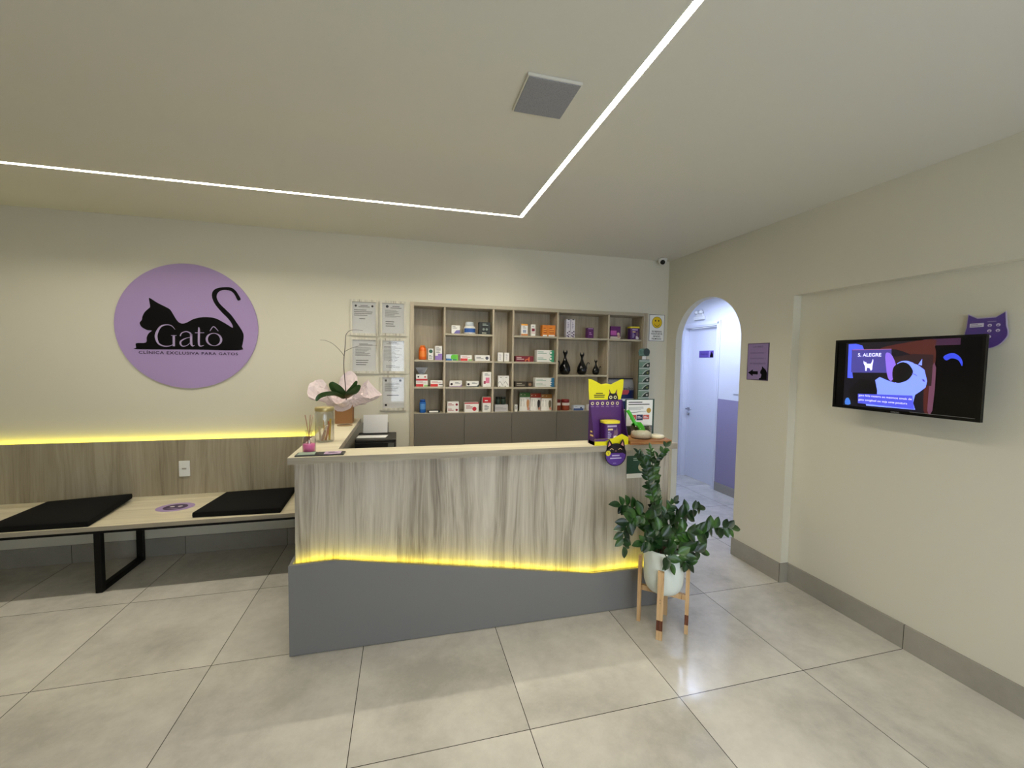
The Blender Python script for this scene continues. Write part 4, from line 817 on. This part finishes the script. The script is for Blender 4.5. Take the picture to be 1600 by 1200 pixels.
b = MB(); S3 = lambda l: spline([(x, 2.06, z) for x, z in l], 5)
b.tube(S3([(1.352, SZ+.19), (1.342, 1.52), (1.333, 1.66), (1.344, 1.80), (1.35, 1.898), (1.365, 1.93), (1.392, 1.95), (1.44, 1.955), (1.488, 1.95)]), [.0042-.0028*i/40 for i in range(41)], st, n=6)
b.tube(S3([(1.336, 1.73), (1.31, 1.77), (1.25, 1.83), (1.19, 1.858), (1.148, 1.862)]), [.0022-.001*i/20 for i in range(21)], st, n=6)
b.tube(S3([(1.345, 1.77), (1.40, 1.80), (1.47, 1.82), (1.55, 1.826), (1.607, 1.828)]), [.0022-.001*i/20 for i in range(21)], st, n=6); b.build('flower_stem', t)
# printer
t = thing('printer', 'black desktop printer with paper, behind the left arm of the counter', 'printer', (1.6, 2.1, .751))
pk, pg = mat('black_plastic', (22, 21, 20), .35), mat('charcoal_plastic', (48, 46, 42), .5)
b = MB(); b.box(1.43, 1.763, 1.93, 2.31, .751, 1.0, pk); b.box(1.43, 1.763, 1.95, 2.31, 1.0005, 1.022, pg); b.build('case', t, bevel=.006)
b = MB(); b.box(1.70, 1.75, 1.924, 1.9295, .96, .99, P(90, 92, 88)); b.build('display', t)
b = MB(); b.prism([(0, 0), (.36, 0), (.36, .006), (0, .006)], ((1.46, 2.3, 1.023), (0, 0, 1), (1, 0, 0)), 0, .004, pk)
b = MB(); b.box(1.465, 1.69, 2.285, 2.295, 1.0225, 1.12, pk); b.build('paper_support', t)
b = MB(); b.prism([(0, 0), (.215, 0), (.217, .165), (.002, .165)], ((1.47, 2.238, 1.03), (1, 0, 0), (0, .18, 1)), -.004, 0, M_paper)
tag(b.build('paper_stack', origin=(1.57, 2.24, 1.03)), 'white paper sheets standing in the back of the printer', 'paper')
b = MB(); b.prism([(1.43, 2.03), (1.676, 2.02), (1.695, 2.14), (1.44, 2.15)], FZ(0, 0, 1.0228), .0, .002, M_paper); tag(b.build('paper_sheet', origin=(1.56, 2.1, 1.023)), 'white paper sheet lying flat on top of the printer', 'paper')

# ------------------------------------------------------------ television and things on the right wall
TX = 4.60; f = ((TX, .386, 1.436), (0, -1, 0), (0, 0, 1)); TW, TH = .74, .44
t = thing('television', 'flat black television showing a cat, mounted on the right wall', 'television', (4.68, .016, 1.65))
b = MB(); b.box(TX+.008, TX+.02, .386-TW, .386, 1.436, 1.436+TH, M_black)
bez = mat('gloss_black', (5, 5, 6), .25, spec=.3)
b.prism([(0, 0), (TW, 0), (TW, .016), (0, .016)], f, -.008, .001, bez); b.prism([(0, TH-.014), (TW, TH-.014), (TW, TH), (0, TH)], f, -.008, .001, bez)
b.prism([(0, .016), (.014, .016), (.014, TH-.014), (0, TH-.014)], f, -.008, .001, bez); b.prism([(TW-.014, .016), (TW, .016), (TW, TH-.014), (TW-.014, TH-.014)], f, -.008, .001, bez)
b.rect(f, .44, .0165, .72, .0185, P(120, 120, 120), .0012); b.text(f, 'SAMSUNG', .346, .004, .389, .0105, P(150, 150, 150), .0015); b.build('casing', t, bevel=.002)  # the short grey line is a bezel highlight, painted in as colour
E_ = {}
def em(name, c, s=1.0): return mat('screen_'+name, c, .3, emit=s)
b = MB(); sc_off = lambda p: p; b.rect(f, .014, .016, TW-.014, TH-.014, mat('screen_black', (3, 3, 4), .2, spec=.25), -.004)
TV = {"screen":[(0.061, 0.419), (0.654, 0.429), (0.667, 0.022), (0.074, 0.018)],
"blue1":[(0.081, 0.412), (0.125, 0.413), (0.163, 0.402), (0.177, 0.373), (0.173, 0.334), (0.152, 0.328), (0.153, 0.286), (0.104, 0.282), (0.119, 0.196), (0.085, 0.196)],
"brown":[(0.286, 0.389), (0.518, 0.425), (0.534, 0.382), (0.541, 0.326), (0.533, 0.157), (0.53, 0.035), (0.502, 0.034), (0.49, 0.258), (0.447, 0.327), (0.353, 0.372), (0.288, 0.371)],
"panel":[(0.102, 0.378), (0.327, 0.375), (0.334, 0.236), (0.105, 0.231)],
"paw":[(0.297, 0.346), (0.322, 0.349), (0.346, 0.309), (0.359, 0.255), (0.341, 0.193), (0.322, 0.199), (0.308, 0.247)],
"catw":[(0.25, 0.189), (0.274, 0.209), (0.314, 0.192), (0.353, 0.179), (0.404, 0.196), (0.425, 0.239), (0.42, 0.28), (0.393, 0.3), (0.429, 0.297), (0.464, 0.283), (0.494, 0.258), (0.503, 0.224), (0.51, 0.196), (0.505, 0.161), (0.482, 0.137), (0.459, 0.117), (0.452, 0.07), (0.464, 0.033), (0.209, 0.029), (0.202, 0.048), (0.266, 0.061), (0.265, 0.127)],
"ear":[(0.464, 0.286), (0.481, 0.318), (0.481, 0.281)],
"spot":[(0.343, 0.266), (0.373, 0.294), (0.409, 0.294), (0.433, 0.268), (0.442, 0.239), (0.424, 0.203), (0.395, 0.184), (0.364, 0.179), (0.343, 0.206)],
"arc":[(0.573, 0.326), (0.589, 0.342), (0.615, 0.347), (0.639, 0.331), (0.653, 0.304), (0.652, 0.28), (0.636, 0.31), (0.608, 0.32), (0.587, 0.309)],
"strip":[(0.526, 0.27), (0.545, 0.27), (0.542, 0.037), (0.519, 0.036)],
"bb":[(0.08, 0.025), (0.081, 0.059), (0.1, 0.068), (0.115, 0.029)],
"nose":[(0.485, 0.206), (0.497, 0.204), (0.501, 0.19), (0.491, 0.195)],
"smallcat":[(0.179, 0.308), (0.186, 0.296), (0.193, 0.299), (0.197, 0.288), (0.221, 0.288), (0.226, 0.299), (0.231, 0.318), (0.234, 0.309), (0.231, 0.277), (0.23, 0.252), (0.223, 0.245), (0.216, 0.261), (0.201, 0.264), (0.199, 0.244), (0.192, 0.244), (0.188, 0.273), (0.179, 0.292)],
"sub":[(0.156, 0.099), (0.447, 0.111), (0.459, 0.036), (0.159, 0.04)]}
sp = lambda k, q=4: spline(TV[k], q, True)
b.rect(f, .066, .018, .52, .42, em('night', (16, 14, 26), .5), -.0035)
b.poly(f, TV['blue1'], em('blue', (70, 84, 230), 1), -.0031); b.poly(f, sp('brown', 3), em('brown', (66, 26, 24), .8), -.003)
b.poly(f, sp('strip', 2), em('post', (92, 56, 76), .8), -.0028); b.poly(f, sp('paw'), em('paw', (120, 92, 200), 1), -.0026); b.poly(f, TV['panel'], em('panel', (62, 58, 130), .9), -.0027)
b.rect(f, .107, .373, .327, .377, em('rose', (150, 90, 140), .8), -.0022)
b.poly(f, TV['catw'][:18]+TV['catw'][18:], em('catwhite', (110, 130, 246), 1.1), -.0022); b.poly(f, [(.335, .17), (.53, .17), (.53, .34), (.44, .345), (.345, .33)], em('dim', (44, 26, 30), .6), -.0027); b.stroke(f, [(.36, .288, .003), (.38, .3, .006), (.41, .302, .008), (.44, .29, .01)], em('catwhite', (110, 130, 246), 1.1), -.0018); b.stroke(f, [(.436, .236, .002), (.452, .23, .003), (.463, .222, .002)], em('nose', (70, 60, 150), .8), -.0016)
b.poly(f, TV['ear'], em('catwhite', (110, 130, 246), 1.1), -.0022)
b.poly(f, sp('spot'), em('spot', (10, 9, 14), .4), -.0019); b.poly(f, TV['nose'], em('nose', (70, 60, 150), .8), -.0018)
b.poly(f, [(.1, .12), (.16, .19), (.22, .19), (.255, .16), (.262, .1), (.25, .06), (.2, .05), (.12, .06)], em('furdark', (8, 7, 14), .4), -.0018)
b.poly(f, sp('arc'), em('arc', (44, 60, 190), .9), -.0028); b.poly(f, sp('bb', 2), em('corner', (60, 110, 200), .8), -.0026); b.poly(f, TV['sub'], em('caption', (70, 76, 200), .8), -.0012)
b.rect(f, .48, .39, .64, .425, em('shelf', (60, 30, 60), .5), -.0033)
tw = em('type', (214, 214, 255), 1); b.text(f, '5. ALEGRE', .143, .332, .276, .353, tw, -.0006, bold=.02); b.poly(f, TV['smallcat'], tw, -.0006)
b.text(f, 'gato feliz mostra os mesmos sinais de', .162, .081, .446, .097, tw, -.0006); b.text(f, 'gato amigável ou seja uma postura', .162, .054, .425, .07, tw, -.0006); b.build('screen', t)
b = MB(); b.box(TX+.02, XR-.012, -.03, .06, 1.6, 1.7, M_black); b.box(XR-.012, XR-.001, -.08, .11, 1.55, 1.75, M_black); b.build('wall_bracket', t)
# purple cat head sign
t = thing('cat_head_sign', 'purple cat-head shaped sign on the right wall behind the television corner', 'sign', (XR, -.27, 1.9))
f = ((XR-.02, -.19, 1.80), (0, -1, 0), (0, 0, 1))
hp = spline([(.02, .03), (0, .07), (.0, .1)], 4)+[(.004, .12), (.008, .188), (.045, .166), (.08, .166), (.115, .166), (.148, .19), (.154, .122)]+spline([(.16, .1), (.16, .07), (.14, .035), (.11, .015), (.08, .01), (.05, .015), (.02, .03)], 4)[:-1]
def grow(pts, k): cx = sum(p[0] for p in pts)/len(pts); cy = sum(p[1] for p in pts)/len(pts); return [(cx+(p[0]-cx)*k, cy+(p[1]-cy)*k) for p in pts]
b = MB(); b.prism(grow(hp, 1.05), f, -.004, -.001, mat('lilac_edge', (186, 176, 206), .4)); b.prism(hp, f, -.0008, .001, P(72, 48, 128)); b.build('board', t)
b = MB(); b.rect(f, .016, .122, .072, .142, P(206, 204, 216), .0015); b.lines(f, .02, .125, .068, .139, 2, P(110, 100, 140), .002)
for i, (a, c) in enumerate(((.095, .128), (.127, .128), (.095, .1), (.127, .1), (.095, .07), )): b.disc(f, a, c, .0085, P(206, 200, 220), .0015, .0075); b.disc(f, a, c-.002, .004, P(120, 104, 150), .002)
b.lines(f, .085, .142, .14, .152, 1, P(130, 120, 170), .0015); b.build('print', t)
b = MB(); b.tube([(XR-.0005, -.26, 1.9), (XR-.0155, -.26, 1.9)], .012, M_white, n=12); b.build('spacer', t)
# lilac direction sign
t = thing('direction_sign', 'lilac direction sign with black arrow and cat, beside the arch', 'sign', (XO, 1.11, 1.58))
f = ((XO-.006, 1.218, 1.579), (0, -1, 0), (0, 0, 1)); b = MB(); o = [(.003, .0), (.217, .0), (.217, .309), (.003, .309)]
b.prism(o, f, -.0055, 0, P(70, 56, 84)); b.prism([(.009, .006), (.211, .006), (.211, .303), (.009, .303)], f, 0, .0008, mat('lilac_print', (146, 126, 172), .4)); b.build('board', t)
b = MB(); b.poly(f, [(.018, .061), (.068, .09), (.068, .075), (.12, .075), (.12, .048), (.068, .048), (.068, .032)], M_blackvinyl, .0015)
b.poly(f, [(.134, .006), (.135, .017), (.150, .021), (.157, .048), (.143, .06), (.145, .078), (.159, .096), (.16, .118), (.18, .101), (.197, .089), (.211, .065), (.211, .006)], M_blackvinyl, .0015); b.build('arrow_and_cat', t)
b = MB(); ik = P(64, 50, 86)
for s, a0, a1, z_ in (('LAVABO', .06, .16, .272), ('CONSULTÓRIO 1', .034, .185, .222), ('CONSULTÓRIO 2', .034, .19, .176), ('INTERNAMENTO', .034, .192, .132)): b.text(f, s, a0, z_, a1, z_+.014, ik, .0015, spacing=1.1)
b.build('lettering', t)
# door sign, emergency lamp, notice in corridor
fx = HX+.07
t = thing('door_plate', 'small purple name plate with a black cat on the corridor door', 'sign', (fx, 3.31, 1.85)); f = ((fx-.004, 3.454, 1.80), (0, -1, 0), (0, 0, 1))
b = MB(); b.prism([(0, 0), (.286, 0), (.286, .098), (0, .098)], f, -.0035, 0, P(96, 74, 160)); b.text(f, 'CONSULTÓRIO', .03, .04, .19, .06, P(50, 40, 90)); b.poly(f, [(.225, .003), (.225, .03), (.24, .05), (.245, .08), (.262, .07), (.283, .04), (.283, .003)], M_blackvinyl); b.poly(f, [(.2, .003), (.2, .09), (.235, .09), (.22, .05), (.22, .003)], P(160, 140, 200), .0006); b.build('plate', t)
t = thing('emergency_lamp', 'white emergency lamp on the corridor wall above the door', 'lamp', (HX, 3.37, 2.38))
MB().box(HX-.04, HX-.001, 3.27, 3.47, 2.335, 2.385, M_white).build('lamp_body', t, bevel=.006)
b = MB(); b.box(HX-.03, HX-.001, 3.30, 3.44, 2.3855, 2.42, M_white); b.build('neck', t, bevel=.004)
for y in (3.325, 3.415): b = MB(); b.lathe([(.028, 0), (.034, .02), (.02, .045), (.001, .05)], (HX-.035, y, 2.42), M_white, n=20); b.build('spotlight', t)
b = MB(); b.box(HX-.01, HX-.0005, 2.56, 2.70, 1.33, 1.72, P(216, 218, 224)); tag(b.build('wall_notice', origin=(HX, 2.6, 1.5)), 'white panel on the corridor wall, cut by the right side of the arch', 'notice')
# security camera
cc = Vector((4.555, 2.29, H)); t = thing('security_camera', 'small white dome security camera in the ceiling corner', 'camera', tuple(cc))
b = MB(); b.lathe([(.012, -.062), (.034, -.05), (.044, -.03), (.046, -.012), (.05, -.01), (.05, -.0005)], tuple(cc), M_white, n=32); b.build('housing', t)
b = MB(); d_ = Vector((-.45, -.75, -.35)).normalized(); p_ = cc+Vector((0, 0, -.03))+d_*.03
b.tube([p_, p_+d_*.018], [.026, .024], mat('lens_black', (6, 6, 6), .15), n=24); b.build('lens', t)
# ceiling loudspeaker
t = thing('ceiling_speaker', 'square grey loudspeaker grille in the ceiling', 'speaker', (2.418, -.004, H))
MB().box(2.302, 2.534, -.128, .122, H-.012, H-.0005, M_ceil).build('frame', t, bevel=.002)
m, nt, p = nodes('speaker_mesh'); n_ = N(nt, 'ShaderNodeTexVoronoi', i_Scale=230.0); nt.links.new(coords(nt), n_.inputs['Vector']); r_ = ramp(nt, [(.15, (112, 112, 118)), (.4, (146, 146, 152))]); nt.links.new(n_.outputs[0], r_.inputs[0]); nt.links.new(r_.outputs[0], p.inputs['Base Color']); p.inputs['Roughness'].default_value = .7
MB().box(2.308, 2.528, -.122, .116, H-.0155, H-.0125, m).build('grille', t)

# ------------------------------------------------------------ plant and stand
pc = Vector((3.457, .53, 0))
t = thing('plant_stand', 'four-legged light wood plant stand in front of the counter', 'stand', tuple(pc))
Lc = Vector((3.344, .627, 0)); Fc = Vector((3.379, .421, 0)); Rc = Vector((3.571, .432, 0)); Bc = Vector((3.535, .639, 0))
fx_ = (Lc-pc+pc-Rc).normalized()
ua = (Lc-Rc).normalized(); ub = Vector((-ua.y, ua.x, 0))
m_st = wood('pine', [(.36, (140, 92, 58)), (.44, (206, 168, 120)), (.62, (226, 194, 150))], 'z', k=1.7)
m_stk = wood('dark_knot_pine', [(.36, (70, 36, 24)), (.5, (120, 70, 46)), (.62, (170, 120, 84))], 'z', k=2)
R_ = .146
legs = [pc+ua*R_, pc-ua*R_, pc+ub*R_, pc-ub*R_]
hs = [.44, .45, .43, .43]
for i, (q, d1) in enumerate(zip(legs, (ua, -ua, ub, -ub))):
    s_ = Vector((-d1.y, d1.x, 0)); b = MB()
    def ring_(z, k=1): return [q+d1*(.011*a)+s_*(.018*c)+Vector((0, 0, z)) for a, c in ((-1, -1), (1, -1), (1, 1), (-1, 1))]
    zs_ = [0, .06, .125, hs[i]] if (i in (1, 2)) else [0, hs[i]]
    for j, (z0, z1) in enumerate(zip(zs_, zs_[1:])):
        A, B = ring_(z0), ring_(z1); mm = m_stk if (len(zs_) > 2 and j == 1) else m_st
        b.add(A+B, [(0, 1, 5, 4), (1, 2, 6, 5), (2, 3, 7, 6), (3, 0, 4, 7)]+([(3, 2, 1, 0)] if j == 0 else [])+([(4, 5, 6, 7)] if z1 == hs[i] else []), mm)
    if i == 2:
        for zz in (.235, .255): c0 = q+d1*.0112+Vector((0, 0, zz)); b.tube([c0, c0+d1*.0006], .0025, M_dark, n=8)
    b.build('leg', t)
for d1, z0 in ((ua, .215), (ub, .2135)):
    s_ = Vector((-d1.y, d1.x, 0)); b = MB(); e0 = R_-.0115
    dz = 0 if d1 is ua else 0
    for sgn in ((1, -1) if d1 is ub else (0,)):
        a0, a1 = (-e0, e0) if sgn == 0 else ((.012, e0) if sgn == 1 else (-e0, -.012))
        A = [pc+d1*a+s_*(.011*c)+Vector((0, 0, z)) for a in (a0, a1) for c, z in ((-1, .215), (1, .215), (1, .248), (-1, .248))]
        b.add(A, [(0, 1, 2, 3), (7, 6, 5, 4), (0, 4, 5, 1), (1, 5, 6, 2), (2, 6, 7, 3), (3, 7, 4, 0)], m_st)
    b.build('crossbar', t)
pot_c = (pc.x, pc.y, .2485)
t = thing('potted_plant', 'green plant with glossy oval leaflets in a white pot on the wooden stand', 'plant', pot_c)
b = MB(); b.lathe([(.05, 0), (.09, .004), (.108, .025), (.120, .06), (.124, .11), (.126, .28), (.122, .283), (.118, .28), (.117, .2), (.11, .19)], pot_c, mat('white_pot', (224, 232, 226), .35), n=56); b.build('pot', t)
b = MB(); b.lathe([(.1165, .2), (.117, .245), (.07, .25), (.001, .252)], pot_c, plaster('potting_soil', (60, 38, 24), .95, 1.0, 90), n=32); b.build('soil', t)
Y_ = .53
STEMS = [
 ([(3.405, .51, .50), (3.379, .51, .712), (3.369, .52, .827), (3.333, .53, .931), (3.317, .54, 1.034), (3.283, .54, 1.102), (3.251, .54, 1.143)], .042, 1),
 ([(3.43, .54, .50), (3.405, .55, .71), (3.386, .55, .86), (3.368, .55, .997), (3.378, .54, 1.087), (3.407, .53, 1.142), (3.444, .53, 1.18)], .046, 1),
 ([(3.42, .56, .50), (3.40, .57, .70), (3.40, .57, .86), (3.385, .57, 1.0), (3.36, .56, 1.10), (3.35, .56, 1.16)], .040, 1),
 ([(3.39, .50, .50), (3.336, .50, .693), (3.245, .48, .768), (3.178, .47, .757), (3.137, .47, .71), (3.121, .47, .64), (3.127, .47, .59)], .062, 1),
 ([(3.385, .52, .50), (3.322, .52, .728), (3.258, .52, .779), (3.188, .52, .818), (3.13, .52, .83)], .062, 1),
 ([(3.443, .55, .50), (3.505, .56, .632), (3.582, .58, .672), (3.673, .6, .715), (3.77, .62, .722)], .062, 1),
 ([(3.457, .52, .50), (3.573, .52, .58), (3.70, .52, .597), (3.82, .52, .625), (3.95, .52, .612)], .068, 1),
 ([(3.458, .48, .50), (3.52, .45, .535), (3.58, .44, .53), (3.65, .44, .515)], .066, 1),
 ([(3.42, .46, .50), (3.455, .42, .54), (3.49, .40, .52), (3.515, .39, .49)], .066, 1),
 ([(3.39, .50, .50), (3.353, .47, .577), (3.30, .46, .608), (3.245, .45, .61)], .06, 1),
 ([(3.43, .56, .50), (3.463, .57, .68), (3.51, .58, .75), (3.55, .58, .80)], .05, 1),
 ([(3.40, .46, .50), (3.39, .43, .53), (3.395, .41, .515), (3.405, .4, .49)], .06, 1),
 ([(3.44, .50, .50), (3.46, .47, .60), (3.50, .44, .65), (3.56, .42, .66)], .062, 1),
 ([(3.41, .48, .50), (3.38, .45, .62), (3.35, .43, .68), (3.30, .42, .70)], .062, 1),
]
m1, nt, p = nodes('leaflet_green'); L = nt.links.new
oi = N(nt, 'ShaderNodeTexNoise', i_Scale=9.0); L(coords(nt), oi.inputs['Vector']); r_ = ramp(nt, [(.36, (16, 38, 18)), (.5, (30, 62, 24)), (.66, (60, 100, 36))]); L(oi.outputs['Fac'], r_.inputs[0]); L(r_.outputs[0], p.inputs['Base Color']); p.inputs['Roughness'].default_value = .28
m_stem = P(44, 62, 32); rn = random.Random(11)
def leaflet(b, base, d_, up, ln, wd):
    """pointed oval leaflet folded along its midrib"""
    d_ = d_.normalized(); s = d_.cross(up).normalized(); nn = s.cross(d_).normalized(); K = 6; rows = []
    for i in range(K+1):
        v = i/K; w_ = wd*(math.sin(PI*v**.85)**.8 if 0 < v < 1 else 0.02); c = base+d_*(ln*v)-nn*(.10*ln*v*v)
        rows.append([c-s*w_+nn*w_*.35, c-s*w_*.5+nn*w_*.1, c, c+s*w_*.5+nn*w_*.1, c+s*w_+nn*w_*.35])
    b.grid(rows, m1); b.grid([[q-nn*.0008 for q in r][::-1] for r in rows], m1)
for pts, ln, _ in STEMS:
    if ln > .05: ln *= 1.2
    q = [Vector(p) for p in spline(pts, 8)]; n = len(q)
    b = MB(); b.tube(q, [.0045-.003*i/n for i in range(n)], m_stem, n=6); b.build('stem', t)
    b = MB(); acc = 0; start = .28 if q[-1].z > .7 or len(pts) > 4 else .3; side = 1; step = ln*(.4 if ln > .05 else .34); last = 0; tot = sum((q[i+1]-q[i]).length for i in range(n-1)); run = 0
    tang = (q[-1]-q[0]).normalized()
    for i in range(1, n-1):
        run += (q[i]-q[i-1]).length
        if run/tot < start or run-last < step: continue
        last = run; d_ = (q[i+1]-q[i-1]).normalized()
        perp = d_.cross(Vector((0, 1, 0)))
        if perp.length < .2: perp = d_.cross(Vector((0, 0, 1)))
        perp.normalize(); tip = run/tot
        side = -side; l2 = ln*(1.05-.3*max(0, tip-.7)/.3)*rn.uniform(.88, 1.1)
        view = Vector((0, -1, 0))
        for sd in ((side, -side) if rn.random() < .7 else (side,)):
            dd = d_*rn.uniform(.45, .8)+perp*sd*rn.uniform(.7, 1)+view*rn.uniform(-.35, .5)
            up = (Vector((0, -1, .55))+Vector((rn.uniform(-.4, .4), rn.uniform(-.4, .4), 0))).normalized()
            leaflet(b, q[i], dd, up, l2*1.15, l2*.36)
    leaflet(b, q[-1], q[-1]-q[-3], Vector((0, -.7, .7)), ln*1.1, ln*.3)
    b.build('leaf_spray', t)
for o in bpy.data.objects:
    if '_o' in o: del o['_o']
